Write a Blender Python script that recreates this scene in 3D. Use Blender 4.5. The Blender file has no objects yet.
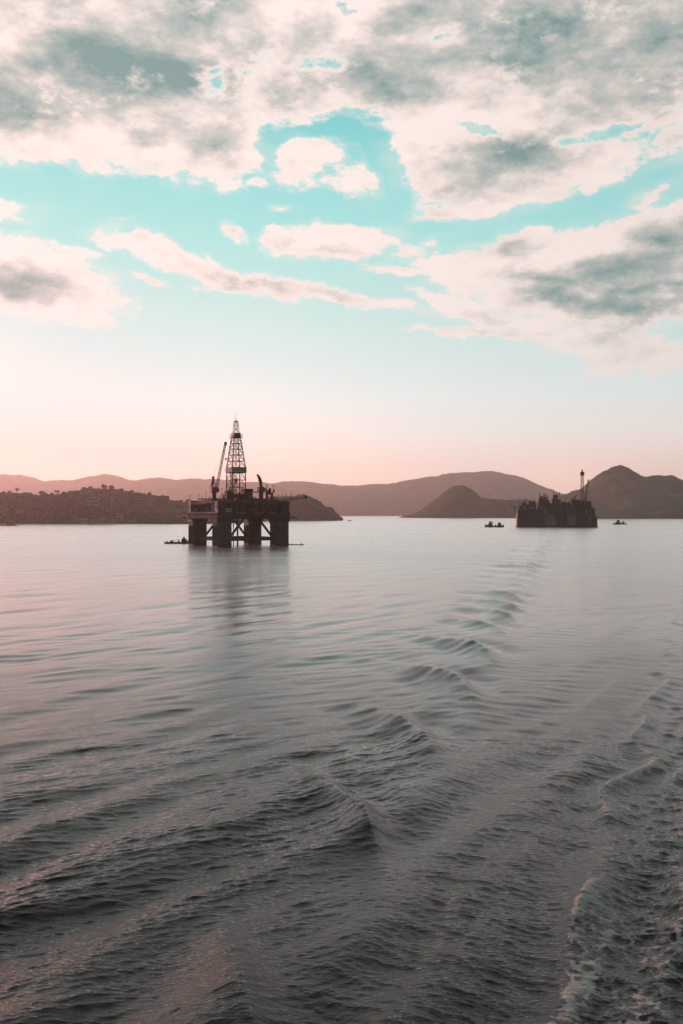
import bpy, bmesh, math, random
import numpy as np
from mathutils import Vector, Matrix

random.seed(7)
rng = np.random.default_rng(11)
R = math.radians
scene = bpy.context.scene
COL = scene.collection

# ---------------------------------------------------------------- camera
CAM_H = 23.0            # deck height of the ship we look from
F = 900.0               # focal length in pixels of the 683 x 1024 frame
HORIZON = 514.0
cam_d = bpy.data.cameras.new('camera')
cam = bpy.data.objects.new('camera', cam_d)
COL.objects.link(cam)
cam.location = (0, 0, CAM_H)
cam.rotation_euler = (R(90) + math.atan(2.0 / F), 0, 0)
cam_d.sensor_fit = 'VERTICAL'
cam_d.sensor_height = 36.0
cam_d.lens = 36.0 * F / 1024.0
cam_d.clip_start = 0.5
cam_d.clip_end = 60000
scene.camera = cam


def srgb(r, g, b):
    def f(c):
        c /= 255.0
        return c / 12.92 if c <= 0.04045 else ((c + 0.055) / 1.055) ** 2.4
    return (f(r), f(g), f(b), 1.0)


class NT:
    """small node-tree builder"""
    def __init__(self, tree):
        self.t = tree
        self.n = tree.nodes
        self.l = tree.links

    def new(self, kind, **kw):
        nd = self.n.new(kind)
        for k, v in kw.items():
            setattr(nd, k, v)
        return nd

    def put(self, sock, v):
        if v is None:
            return
        if isinstance(v, bpy.types.NodeSocket):
            self.l.new(v, sock)
        else:
            sock.default_value = v

    def m(self, op, a, b=None, c=None, clamp=False):
        nd = self.new('ShaderNodeMath', operation=op, use_clamp=clamp)
        for s, v in zip(nd.inputs, (a, b, c)):
            self.put(s, v)
        return nd.outputs[0]

    def v(self, op, a, b=None, scale=None):
        nd = self.new('ShaderNodeVectorMath', operation=op)
        self.put(nd.inputs[0], a)
        if b is not None:
            self.put(nd.inputs[1], b)
        if scale is not None:
            self.put(nd.inputs['Scale'], scale)
        return nd.outputs['Value'] if op in ('LENGTH', 'DOT_PRODUCT', 'DISTANCE') else nd.outputs['Vector']

    def noise(self, vec, scale, detail=6, rough=0.55, out='Fac', lac=2.0, dist=0.0):
        nd = self.new('ShaderNodeTexNoise')
        nd.noise_dimensions = '3D'
        self.put(nd.inputs['Vector'], vec)
        nd.inputs['Scale'].default_value = scale
        nd.inputs['Detail'].default_value = detail
        nd.inputs['Roughness'].default_value = rough
        nd.inputs['Lacunarity'].default_value = lac
        nd.inputs['Distortion'].default_value = dist
        return nd.outputs[out]

    def smooth(self, x, a, b, lo=0.0, hi=1.0):
        nd = self.new('ShaderNodeMapRange', interpolation_type='SMOOTHSTEP')
        self.put(nd.inputs['Value'], x)
        nd.inputs['From Min'].default_value = a
        nd.inputs['From Max'].default_value = b
        nd.inputs['To Min'].default_value = lo
        nd.inputs['To Max'].default_value = hi
        return nd.outputs[0]

    def ramp(self, x, stops, interp='LINEAR'):
        nd = self.new('ShaderNodeValToRGB')
        self.put(nd.inputs[0], x)
        cr = nd.color_ramp
        cr.interpolation = interp
        while len(cr.elements) < len(stops):
            cr.elements.new(0.5)
        for e, (p, c) in zip(cr.elements, stops):
            e.position = p
            e.color = c
        return nd.outputs[0]

    def mix(self, f, a, b, blend='MIX'):
        nd = self.new('ShaderNodeMix', data_type='RGBA', blend_type=blend)
        self.put(nd.inputs[0], f)
        self.put(nd.inputs[6], a)
        self.put(nd.inputs[7], b)
        return nd.outputs[2]

    def mapping(self, vec, loc, rot, scale, kind='TEXTURE'):
        nd = self.new('ShaderNodeMapping', vector_type=kind)
        self.put(nd.inputs['Vector'], vec)
        nd.inputs['Location'].default_value = loc
        nd.inputs['Rotation'].default_value = rot
        nd.inputs['Scale'].default_value = scale
        return nd.outputs[0]


# ---------------------------------------------------------------- sky
SUN_AZ, SUN_EL = -34.0, 7.0      # degrees, azimuth measured from +Y towards +X


def sky_ang(px, py):
    """a direction on the sky as azimuth and elevation, from where it was surveyed"""
    x, z = (px - 341.5) / F, (HORIZON - py) / F
    return math.atan2(x, 1.0), math.atan2(z, math.hypot(x, 1.0))


def build_sky():
    w = bpy.data.worlds.new('World')
    scene.world = w
    w.use_nodes = True
    t = NT(w.node_tree)
    t.n.clear()
    tc = t.new('ShaderNodeTexCoord').outputs['Generated']
    sep = t.new('ShaderNodeSeparateXYZ')
    t.put(sep.inputs[0], tc)
    sx, sy, sz = sep.outputs
    el0 = t.m('ARCSINE', sz)
    az0 = t.m('ARCTAN2', sx, sy)

    # clear sky: dusk gradient over elevation, toned over a physical sky
    D = 1 / 90.0
    clear = t.ramp(t.m('DIVIDE', el0, math.pi / 2), [
        (0.0, srgb(242, 200, 186)),
        (2.4 * D, srgb(250, 216, 204)),
        (4.9 * D, srgb(242, 229, 224)),
        (7.5 * D, srgb(228, 233, 231)),
        (10.5 * D, srgb(207, 228, 225)),
        (13.6 * D, srgb(186, 222, 218)),
        (17 * D, srgb(160, 219, 216)),
        (21 * D, srgb(134, 210, 209)),
        (26 * D, srgb(96, 190, 193)),
        (31 * D, srgb(104, 186, 188)),
        (50 * D, srgb(128, 146, 147)),
        (90 * D, srgb(114, 116, 116))])
    clear = t.v('SCALE', clear, scale=t.smooth(el0, R(0), R(10), 1.12, 1.0))
    sky = t.new('ShaderNodeTexSky', sky_type='NISHITA')
    sky.sun_disc = False
    sky.sun_elevation = R(SUN_EL)
    sky.sun_rotation = R(SUN_AZ)
    sky.air_density = 1.0
    sky.dust_density = 1.5
    nish = t.v('SCALE', sky.outputs[0], scale=0.10)
    clear = t.mix(0.02, clear, nish)

    # the sunset tints the low sky on the left
    mp0 = t.new('ShaderNodeCombineXYZ')
    t.put(mp0.inputs[0], az0)
    t.put(mp0.inputs[1], el0)
    mq = t.mapping(mp0.outputs[0], (R(SUN_AZ), R(2), 0), (0, 0, 0), (R(15), R(5.5), 1))
    pf = t.m('MULTIPLY', t.m('POWER', math.e, t.m('MULTIPLY', t.v('DOT_PRODUCT', mq, mq), -1.0)), 0.95)
    clear = t.mix(pf, clear, (0.80, 0.41, 0.36, 1.0))

    # pink afterglow around the sun's azimuth, low over the land
    def glow(az, el, raz, rel, col, k, pw=2.0):
        mp = t.mapping(t_vec(az0, el0), (R(az), R(el), 0), (0, 0, 0), (R(raz), R(rel), 1))
        r2 = t.v('DOT_PRODUCT', mp, mp)
        g = t.m('POWER', math.e, t.m('MULTIPLY', r2, -1.0))
        return t.v('SCALE', col, scale=t.m('MULTIPLY', g, k))

    def t_vec(a, b):
        c = t.new('ShaderNodeCombineXYZ')
        t.put(c.inputs[0], a)
        t.put(c.inputs[1], b)
        return c.outputs[0]

    def rgb(c):
        nd = t.new('ShaderNodeCombineXYZ')
        for i in range(3):
            nd.inputs[i].default_value = c[i]
        return nd.outputs[0]

    # the east and the right are duller than the sunset side
    side = t.smooth(az0, R(-10), R(32), 1.0, 0.88)
    back = t.smooth(sy, -0.35, 0.55, 0.38, 1.0)
    dim = t.m('MULTIPLY', side, back)

    # ------------------------------------------------ clouds
    wv = t.v('SUBTRACT', t.noise(tc, 7.0, 5, 0.55, 'Color'), (0.5, 0.5, 0.5))
    wv2 = t.v('SUBTRACT', t.noise(tc, 30.0, 4, 0.6, 'Color'), (0.5, 0.5, 0.5))
    wv = t.v('ADD', wv, t.v('SCALE', wv2, scale=0.35))
    wdir = t.v('ADD', tc, t.v('SCALE', wv, scale=0.05))
    sp2 = t.new('ShaderNodeSeparateXYZ')
    t.put(sp2.inputs[0], wdir)
    azw = t.m('ARCTAN2', sp2.outputs[0], sp2.outputs[1])
    elw = t.m('ARCSINE', t.m('MINIMUM', t.m('MAXIMUM', sp2.outputs[2], -1.0), 1.0))
    ae = t_vec(azw, elw)

    def blobs(lst, kind='SPHERICAL', grow=1.0):
        tot = None
        for (px, py, rx, ry, rot, amp) in lst:
            a, e = sky_ang(px, py)
            rx, ry = rx * grow, ry * grow
            mp = t.mapping(ae, (a, e, 0), (0, 0, R(rot)), (rx / F, ry / F, 1))
            g = t.new('ShaderNodeTexGradient', gradient_type=kind)
            t.put(g.inputs[0], mp)
            val = t.m('MULTIPLY', g.outputs['Fac'], amp)
            tot = val if tot is None else t.m('MAXIMUM', tot, val)
        return tot

    cover = [
        # upper left bank
        (60, 60, 210, 130, 0, 1.5), (150, 95, 190, 100, -8, 1.3), (20, 120, 150, 75, 0, 1.1), (225, 150, 90, 42, 8, 1.0),
        (120, -40, 300, 120, 0, 1.6),
        # upper right bank
        (440, 50, 260, 110, 0, 1.5), (600, 60, 220, 120, 0, 1.5), (300, 95, 120, 62, 0, 1.1), (640, 105, 140, 66, 0, 1.0),
        (420, -60, 420, 110, 0, 1.7), (250, 40, 80, 70, 0, 0.8), (330, 112, 130, 26, 0, .8),
        # centre cloud under it
        (500, 168, 150, 62, 0, 1.25), (590, 158, 90, 44, 0, .9), (430, 150, 90, 46, 0, .9), (440, 208, 70, 18, 4, .8),
        # small ones
        (315, 163, 74, 40, 4, 1.15), (355, 180, 50, 26, -14, .9), (254, 180, 28, 10, 0, .8), (650, 196, 46, 18, 16, .85), (640, 208, 32, 12, 0, .7),
        (668, 150, 60, 40, 0, .9),
        # right bank
        (640, 275, 190, 74, 6, 1.5), (540, 275, 170, 56, -10, 1.2), (450, 268, 110, 32, -16, .95), (650, 356, 96, 30, 4, 1.1), (605, 340, 150, 36, -12, 1.0),
        (470, 314, 120, 14, -20, 1.15), (500, 338, 110, 9, -4, .95), (540, 336, 110, 14, -12, 1.0), (690, 232, 110, 52, 20, 1.0),
        (432, 238, 36, 15, 0, .95), (400, 270, 70, 12, -8, .95), (420, 296, 60, 8, -14, .8),
        # left
        (25, 280, 115, 46, -8, 1.5), (10, 205, 66, 28, 6, .95), (70, 300, 70, 18, 0, .7), (75, 250, 30, 7, -20, .5), (0, 180, 40, 12, -8, .6),
        # thin diagonal streak
        (150, 254, 85, 18, -14, 1.25), (215, 272, 100, 17, -12, 1.2), (275, 288, 100, 17, -14, 1.25), (345, 303, 120, 14, -9, 1.2), (230, 284, 60, 12, 0, .95),
        (330, 242, 90, 26, 6, 1.0), (370, 232, 70, 20, 4, .85), (228, 230, 24, 9, -25, .8), (285, 245, 44, 18, -6, 1.0), (150, 284, 44, 9, 0, .8), (70, 252, 44, 9, -14, .9), (280, 211, 26, 6, 0, .8), (118, 228, 20, 5, 0, .7), (435, 250, 40, 16, -10, .6),
        # overhead and beyond the frame: unseen overcast added to darken the foreground water
        (100, -330, 700, 260, 0, 1.0), (600, -420, 700, 300, 0, 1.3), (1050, 40, 420, 330, 0, 1.3), (-420, 60, 300, 130, 0, .9),
    ]
    dark = [
        (120, 60, 130, 62, -10, 1.35), (175, 70, 80, 44, -20, 1.3), (18, 98, 90, 32, -4, 1.35), (190, 10, 130, 46, 0, 1.2), (215, 118, 66, 24, 0, .75), (60, 15, 120, 40, 0, .8),
        (420, 66, 130, 46, 8, 1.0), (540, 40, 190, 70, 0, 1.15), (660, 45, 120, 52, 0, 1.1), (390, 22, 90, 36, 20, .8), (300, 85, 64, 30, 0, .7), (600, 95, 140, 40, 0, .75), (310, 20, 70, 34, 0, .8),
        (520, 153, 78, 30, 0, 1.25), (500, 165, 110, 34, 0, .6),
        (650, 260, 130, 26, 6, 1.0), (600, 304, 130, 15, -6, 1.05), (545, 283, 100, 13, -8, .65), (690, 322, 90, 16, 0, .95), (640, 284, 90, 10, 4, .7), (660, 240, 70, 30, 10, .9), (520, 248, 60, 16, 0, .6),
        (22, 289, 70, 20, -4, .95),
        (100, -330, 800, 300, 0, 1.6), (600, -420, 800, 330, 0, 1.7), (1050, 40, 420, 330, 0, 1.4),
    ]
    gaps = [
        (540, 219, 150, 12, 4, .8), (620, 196, 60, 14, 24, 1.0), (386, 168, 18, 36, 14, .7), (400, 226, 40, 8, 0, .6), (322, 66, 44, 14, 24, .5), (206, 84, 30, 12, 60, .42),
        (318, 138, 60, 8, 6, .6), (266, 148, 14, 20, 30, .5), (372, 196, 50, 12, -30, .5), (472, 124, 48, 7, -3, .65), (603, 131, 44, 7, 8, .85), (345, 8, 40, 9, -14, .8),  (250, 205, 110, 10, 0, .9), (440, 36, 22, 10, 0, .5), 
        (663, 172, 50, 12, 14, .9), (120, 200, 160, 20, 0, .9), (90, 228, 80, 10, -10, .8),
    ]
    flat = t.v('MULTIPLY', tc, (1.0, 1.0, 2.0))
    n1 = t.noise(flat, 8.0, 11, 0.58)
    n1b = t.noise(t.v('ADD', flat, (0.0, 0.0, 0.045)), 8.0, 11, 0.58)
    relief = t.m('SUBTRACT', n1b, n1)
    n2b = t.noise(t.v('ADD', flat, (3.1, 1.7, 0.418)), 24.0, 5, 0.6)
    n2 = t.noise(t.v('ADD', flat, (3.1, 1.7, 0.4)), 24.0, 8, 0.66)
    n3 = t.noise(t.v('ADD', flat, (1.1, 5.7, 2.4)), 70.0, 5, 0.65)
    B = blobs(cover)
    Bg = t.m('SUBTRACT', t.m('MINIMUM', B, 0.82), t.m('MULTIPLY', blobs(gaps, grow=1.25), 0.7))
    dens = t.m('ADD', t.m('MULTIPLY', Bg, 1.2), t.m('MULTIPLY', t.m('SUBTRACT', n1, 0.5), 1.7))
    dens = t.m('ADD', dens, t.m('MULTIPLY', t.m('SUBTRACT', n2, 0.5), 1.35))
    dens = t.m('ADD', dens, t.m('MULTIPLY', t.m('SUBTRACT', n3, 0.5), 0.65))
    dens = t.m('SUBTRACT', dens, t.smooth(B, 0.0, 0.12, 0.6, 0.0))
    alpha = t.m('MAXIMUM', t.smooth(dens, 0.32, 0.66), t.smooth(t.m('MINIMUM', dens, t.m('MULTIPLY', B, 3.0)), 0.16, 0.5, 0.0, 0.32))
    wisp = t.m('MULTIPLY', t.smooth(B, 0.15, 0.7), t.smooth(t.m('ADD', n1, t.m('MULTIPLY', t.m('SUBTRACT', n2, 0.5), 0.5)), 0.34, 0.62, 0.0, 0.55))
    alpha = t.m('MAXIMUM', alpha, wisp)
    K = blobs(dark)
    shade = t.m('MULTIPLY', K, 0.80)
    shade = t.m('ADD', shade, t.m('MULTIPLY', relief, 2.6))
    shade = t.m('ADD', shade, t.m('MULTIPLY', t.m('SUBTRACT', n2b, n2), 0.9))
    shade = t.m('ADD', shade, 0.08)
    shade = t.m('MULTIPLY', shade, t.smooth(dens, 0.45, 1.1), clamp=True)
    ccol = t.ramp(shade, [
        (0.0, srgb(242, 227, 221)), (0.18, srgb(228, 215, 209)), (0.42, srgb(195, 192, 187)),
        (0.7, srgb(158, 171, 168)), (1.0, srgb(118, 149, 148))])
    # unseen cloud overhead is dimmed so the foreground water mirrors less light
    ccol = t.v('SCALE', ccol, scale=t.smooth(el0, R(29), R(48), 1.0, 0.20))
    ccol = t.mix(t.smooth(el0, R(30), R(42)), ccol, t.v('MULTIPLY', ccol, (1.10, 0.92, 0.90)))
    # low clouds take the pink of the glow
    tot = t.mix(alpha, clear, ccol)
    tot = t.v('SCALE', tot, scale=dim)
    tot = t.mix(t.m('MULTIPLY', t.smooth(az0, R(-4), R(-20)), t.smooth(el0, R(20), R(5))), tot, t.v('MULTIPLY', tot, (0.88, 0.93, 0.98)))
    tot = t.mix(t.smooth(sy, 0.45, -0.2), tot, t.v('MULTIPLY', tot, (1.12, 0.93, 0.92)))
    tot = t.mix(t.m('MULTIPLY', t.smooth(az0, R(-12), R(14)), t.smooth(el0, R(22), R(0))), tot, t.v('MULTIPLY', tot, (0.90, 0.98, 1.0)))
    tot = t.v('ADD', tot, glow(SUN_AZ - 8, 3, 13, 7.5, rgb((1.0, 0.42, 0.34)), 2.0))
    tot = t.v('ADD', tot, glow(14.0, 2.2, 3.5, 1.6, rgb((0.40, 0.08, 0.05)), 0.3))
    bg = t.new('ShaderNodeBackground')
    t.put(bg.inputs['Color'], t.v('SCALE', tot, scale=10.0))
    bg.inputs['Strength'].default_value = 0.1
    out = t.new('ShaderNodeOutputWorld')
    t.l.new(bg.outputs[0], out.inputs['Surface'])
    w.cycles.sampling_method = 'MANUAL'
    w.cycles.sample_map_resolution = 1024


build_sky()

# ---------------------------------------------------------------- sun
sl = bpy.data.lights.new('sun', 'SUN')
sun = bpy.data.objects.new('sun', sl)
COL.objects.link(sun)
sl.energy = 2.9
sl.angle = R(0.5)
sl.color = (1.0, 0.41, 0.34)
sd = Vector((math.sin(R(SUN_AZ)) * math.cos(R(SUN_EL)), math.cos(R(SUN_AZ)) * math.cos(R(SUN_EL)), math.sin(R(SUN_EL))))
sun.rotation_euler = sd.to_track_quat('Z', 'Y').to_euler()
sun.location = (-3000, 3000, 900)

# ---------------------------------------------------------------- render settings
vs = scene.view_settings
scene.display_settings.display_device = 'sRGB'
vs.view_transform = 'Standard'
vs.look = 'None'
vs.exposure = 0.22
vs.gamma = 1.0
vs.use_curve_mapping = False
scene.render.engine = 'CYCLES'
cy = scene.cycles
cy.use_denoising = True
cy.max_bounces = 5
cy.diffuse_bounces = 2
cy.glossy_bounces = 3
cy.volume_bounces = 0
cy.transparent_max_bounces = 6
cy.sample_clamp_indirect = 4.0
cy.sample_clamp_direct = 4.0
cy.caustics_reflective = False
cy.caustics_refractive = False

# ---------------------------------------------------------------- mesh helpers
class MB:
    """collects simple solids and links them as ONE mesh object"""
    def __init__(self):
        self.v, self.f = [], []

    def add(self, vs, fs):
        o = len(self.v)
        self.v.extend([tuple(p) for p in vs])
        self.f.extend([tuple(i + o for i in q) for q in fs])
        return self

    def box(self, x0, x1, y0, y1, z0, z1, rot=0.0, taper=1.0):
        cx, cyy = (x0 + x1) / 2, (y0 + y1) / 2
        vs = []
        for z, k in ((z0, 1.0), (z1, taper)):
            for sx, sy in ((-1, -1), (1, -1), (1, 1), (-1, 1)):
                dx, dy = sx * (x1 - x0) / 2 * k, sy * (y1 - y0) / 2 * k
                c, s = math.cos(rot), math.sin(rot)
                vs.append((cx + dx * c - dy * s, cyy + dx * s + dy * c, z))
        return self.add(vs, [(3, 2, 1, 0), (4, 5, 6, 7), (0, 1, 5, 4), (1, 2, 6, 5), (2, 3, 7, 6), (3, 0, 4, 7)])

    def prism(self, poly, z0, z1, taper=1.0):
        n = len(poly)
        cx = sum(p[0] for p in poly) / n
        cyy = sum(p[1] for p in poly) / n
        vs = [(x, y, z0) for x, y in poly] + [(cx + (x - cx) * taper, cyy + (y - cyy) * taper, z1) for x, y in poly]
        fs = [tuple(range(n - 1, -1, -1)), tuple(range(n, 2 * n))]
        fs += [(i, (i + 1) % n, n + (i + 1) % n, n + i) for i in range(n)]
        return self.add(vs, fs)

    def tube(self, p0, p1, r0, r1=None, n=8):
        r1 = r0 if r1 is None else r1
        p0, p1 = Vector(p0), Vector(p1)
        d = (p1 - p0)
        if d.length < 1e-6:
            return self
        d.normalize()
        a = d.orthogonal().normalized()
        b = d.cross(a)
        vs = []
        for p, r in ((p0, r0), (p1, r1)):
            for i in range(n):
                t = 2 * math.pi * i / n
                vs.append(p + a * (math.cos(t) * r) + b * (math.sin(t) * r))
        fs = [tuple(range(n - 1, -1, -1)), tuple(range(n, 2 * n))]
        fs += [(i, (i + 1) % n, n + (i + 1) % n, n + i) for i in range(n)]
        return self.add(vs, fs)

    def lattice(self, p0, p1, w0, w1, bays, rc, rb, n=5, up=None):
        """square lattice boom from p0 to p1: four chords and zigzag braces"""
        p0, p1 = Vector(p0), Vector(p1)
        d = (p1 - p0).normalized()
        a = (Vector(up) if up else d.orthogonal())
        a = (a - d * a.dot(d)).normalized()
        b = d.cross(a)

        def corner(t, k):
            w = (w0 + (w1 - w0) * t) / 2
            sa, sb = ((-1, -1), (1, -1), (1, 1), (-1, 1))[k % 4]
            return p0 + (p1 - p0) * t + a * sa * w + b * sb * w
        for k in range(4):
            self.tube(corner(0, k), corner(1, k), rc, rc, n)
        for i in range(bays):
            t0, t1 = i / bays, (i + 1) / bays
            for k in range(4):
                if (i + k) % 2:
                    self.tube(corner(t0, k), corner(t1, k + 1), rb, rb, 4)
                else:
                    self.tube(corner(t0, k + 1), corner(t1, k), rb, rb, 4)
                self.tube(corner(t1, k), corner(t1, k + 1), rb, rb, 4)
        return self

    def rail(self, pts, h, r=0.09, step=2.4, closed=False):
        """guard rail with posts along a polyline"""
        pts = [Vector(p) for p in pts]
        if closed:
            pts.append(pts[0])
        up = Vector((0, 0, h))
        for a, b in zip(pts, pts[1:]):
            for k in (0.5, 1.0):
                self.tube(a + up * k, b + up * k, r, r, 4)
            n = max(1, int((b - a).length / step))
            for i in range(n + 1):
                p = a.lerp(b, i / n)
                self.tube(p, p + up, r, r, 4)
        return self

    def build(self, name, mat, parent=None, bevel=0.0, smooth=False):
        me = bpy.data.meshes.new(name)
        me.from_pydata(self.v, [], self.f)
        me.validate()
        me.update()
        o = bpy.data.objects.new(name, me)
        COL.objects.link(o)
        me.materials.append(mat)
        if smooth:
            for p in me.polygons:
                p.use_smooth = True
        if parent is not None:
            o.parent = parent
        if bevel:
            b = o.modifiers.new('bevel', 'BEVEL')
            b.width = bevel
            b.segments = 2
            b.limit_method = 'ANGLE'
        return o


def tag(o, label=None, cat=None, group=None, kind=None):
    if label:
        o['label'] = label
    if cat:
        o['category'] = cat
    if group:
        o['group'] = group
    if kind:
        o['kind'] = kind
    return o


def thing(name, label, cat, loc, rz=0.0, group=None):
    o = bpy.data.objects.new(name, None)
    COL.objects.link(o)
    o.location = loc
    o.rotation_euler = (0, 0, rz)
    o.empty_display_size = 2
    return tag(o, label, cat, group)


def copy_tree(o, parent=None):
    c = o.copy()
    COL.objects.link(c)
    if parent is not None:
        c.parent = parent
    for ch in [x for x in bpy.data.objects if x.parent == o]:
        copy_tree(ch, c)
    return c


# ---------------------------------------------------------------- materials
def mat(name, col, rough=0.6, var=0.25, scale=0.3, metal=0.0, streak=0.0, bump=0.0, col2=None):
    m = bpy.data.materials.new(name)
    m.use_nodes = True
    t = NT(m.node_tree)
    bs = t.n['Principled BSDF']
    tc = t.new('ShaderNodeTexCoord').outputs['Object']
    n = t.noise(tc, scale, 6, 0.6)
    c = tuple(col) + (1.0,)
    lo = tuple(x * (1 - var) for x in col) + (1.0,)
    hi = tuple(min(1, x * (1 + var)) for x in (col2 or col)) + (1.0,)
    base = t.ramp(n, [(0.3, lo), (0.5, c), (0.72, hi)])
    if streak:
        st = t.noise(t.v('MULTIPLY', tc, (1.0, 1.0, 0.08)), scale * 5, 5, 0.65)
        base = t.mix(t.smooth(st, 0.52, 0.72, 0.0, streak), base, (0.10, 0.045, 0.025, 1.0))
    t.put(bs.inputs['Base Color'], base)
    t.put(bs.inputs['Roughness'], t.smooth(n, 0.3, 0.7, max(0.05, rough - 0.1), min(1.0, rough + 0.1)))
    bs.inputs['Metallic'].default_value = metal
    if bump:
        b = t.new('ShaderNodeBump')
        b.inputs['Strength'].default_value = 0.6
        b.inputs['Distance'].default_value = bump
        t.put(b.inputs['Height'], t.noise(tc, scale * 6, 5, 0.6))
        t.put(bs.inputs['Normal'], b.outputs[0])
    return m


M = {
    'hull': mat('weathered_hull_paint', (0.036, 0.037, 0.034), 0.55, 0.35, 0.12, streak=0.22),
    'column': mat('grey_column_paint', (0.062, 0.066, 0.062), 0.6, 0.35, 0.15, streak=0.25),
    'deck': mat('dark_deck_steel', (0.045, 0.042, 0.039), 0.65, 0.4, 0.25, streak=0.3),
    'steel': mat('dull_steel', (0.10, 0.095, 0.09), 0.5, 0.3, 0.4, metal=0.3),
    'dark': mat('dark_steel', (0.035, 0.034, 0.034), 0.5, 0.3, 0.4),
    'red': mat('faded_red_paint', (0.22, 0.040, 0.030), 0.5, 0.3, 0.35, streak=0.3),
    'rust': mat('rust_primer', (0.16, 0.07, 0.05), 0.7, 0.4, 0.3),
    'grey': mat('light_grey_paint', (0.28, 0.28, 0.27), 0.55, 0.25, 0.2, streak=0.3),
    'cream': mat('cream_house_paint', (0.42, 0.39, 0.34), 0.6, 0.2, 0.2, streak=0.25),
    'white': mat('white_paint', (0.70, 0.69, 0.66), 0.45, 0.1, 0.3, streak=0.15),
    'orange': mat('lifeboat_orange', (0.55, 0.13, 0.03), 0.4, 0.2, 0.5),
    'glass': mat('dark_window_glass', (0.02, 0.024, 0.028), 0.12, 0.2, 0.5),
    'render': mat('old_plaster', (0.15, 0.125, 0.11), 0.8, 0.25, 0.05, streak=0.3),
    'plaster': mat('pale_plaster', (0.32, 0.28, 0.25), 0.8, 0.2, 0.05, streak=0.2),
    'tile': mat('clay_roof_tile', (0.13, 0.065, 0.045), 0.8, 0.3, 0.4),
    'concrete': mat('harbour_concrete', (0.16, 0.15, 0.14), 0.85, 0.3, 0.1, streak=0.2),
    'rock': mat('shore_rock', (0.085, 0.075, 0.068), 0.9, 0.5, 0.1, bump=0.5),
    'bark': mat('tree_bark', (0.08, 0.06, 0.045), 0.9, 0.3, 1.0),
    'leaf': mat('dark_foliage', (0.040, 0.050, 0.024), 0.7, 0.35, 0.02, col2=(0.052, 0.06, 0.03)),
    'skin_cloth': mat('dark_workwear', (0.06, 0.06, 0.08), 0.8, 0.2, 2.0),
}

# ---------------------------------------------------------------- the bay
ARM_A, ARM_B = 0.243, -15.0       # left arm of the wake:  x = A*y + B
FOAM_A, FOAM_B = 0.415, -7.6      # right, foaming arm


def smoothstep(x, a, b):
    t = np.clip((x - a) / (b - a), 0, 1)
    return t * t * (3 - 2 * t)


_vt = rng.random((64, 64))


def vnoise(x, y):
    """smooth tiled value noise, 0..1"""
    xi, yi = np.floor(x).astype(int), np.floor(y).astype(int)
    fx, fy = x - xi, y - yi
    fx, fy = fx * fx * (3 - 2 * fx), fy * fy * (3 - 2 * fy)
    a = _vt[xi % 64, yi % 64]
    b = _vt[(xi + 1) % 64, yi % 64]
    c = _vt[xi % 64, (yi + 1) % 64]
    d = _vt[(xi + 1) % 64, (yi + 1) % 64]
    return (a * (1 - fx) + b * fx) * (1 - fy) + (c * (1 - fx) + d * fx) * fy


def fbm(x, y, oct=4, gain=0.5):
    s, a, tot = 0, 1.0, 0
    for i in range(oct):
        s = s + a * vnoise(x * 2 ** i + 13.7 * i, y * 2 ** i + 7.1 * i)
        tot += a
        a *= gain
    return s / tot


def wave_set(x, y, sp, n, lam0, lam1, th0, spread, slope, seed, power=0.0):
    """sum of travelling ripples; returns height and horizontal pull (sharper crests)"""
    g = np.random.default_rng(seed)
    h = np.zeros_like(x)
    dx = np.zeros_like(x)
    dy = np.zeros_like(x)
    c = slope * math.sqrt(2.0 / n)
    for i in range(n):
        lam = lam0 * (lam1 / lam0) ** ((i + g.random()) / n)
        th = R(th0 + g.normal() * spread)
        ph = g.random() * 6.283
        k = 6.283 / lam
        a = c / k * (lam / lam1) ** power
        w = smoothstep(lam / sp, 2.0, 3.8)
        idx = np.nonzero(w > 0)[0]
        if not len(idx):
            continue
        cx_, cy_ = math.cos(th), math.sin(th)
        arg = k * (cx_ * x[idx] + cy_ * y[idx]) + ph
        aw = a * w[idx]
        sn = np.sin(arg)
        h[idx] += aw * np.cos(arg)
        dx[idx] -= cx_ * aw * sn
        dy[idx] -= cy_ * aw * sn
    return h, dx, dy


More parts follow.
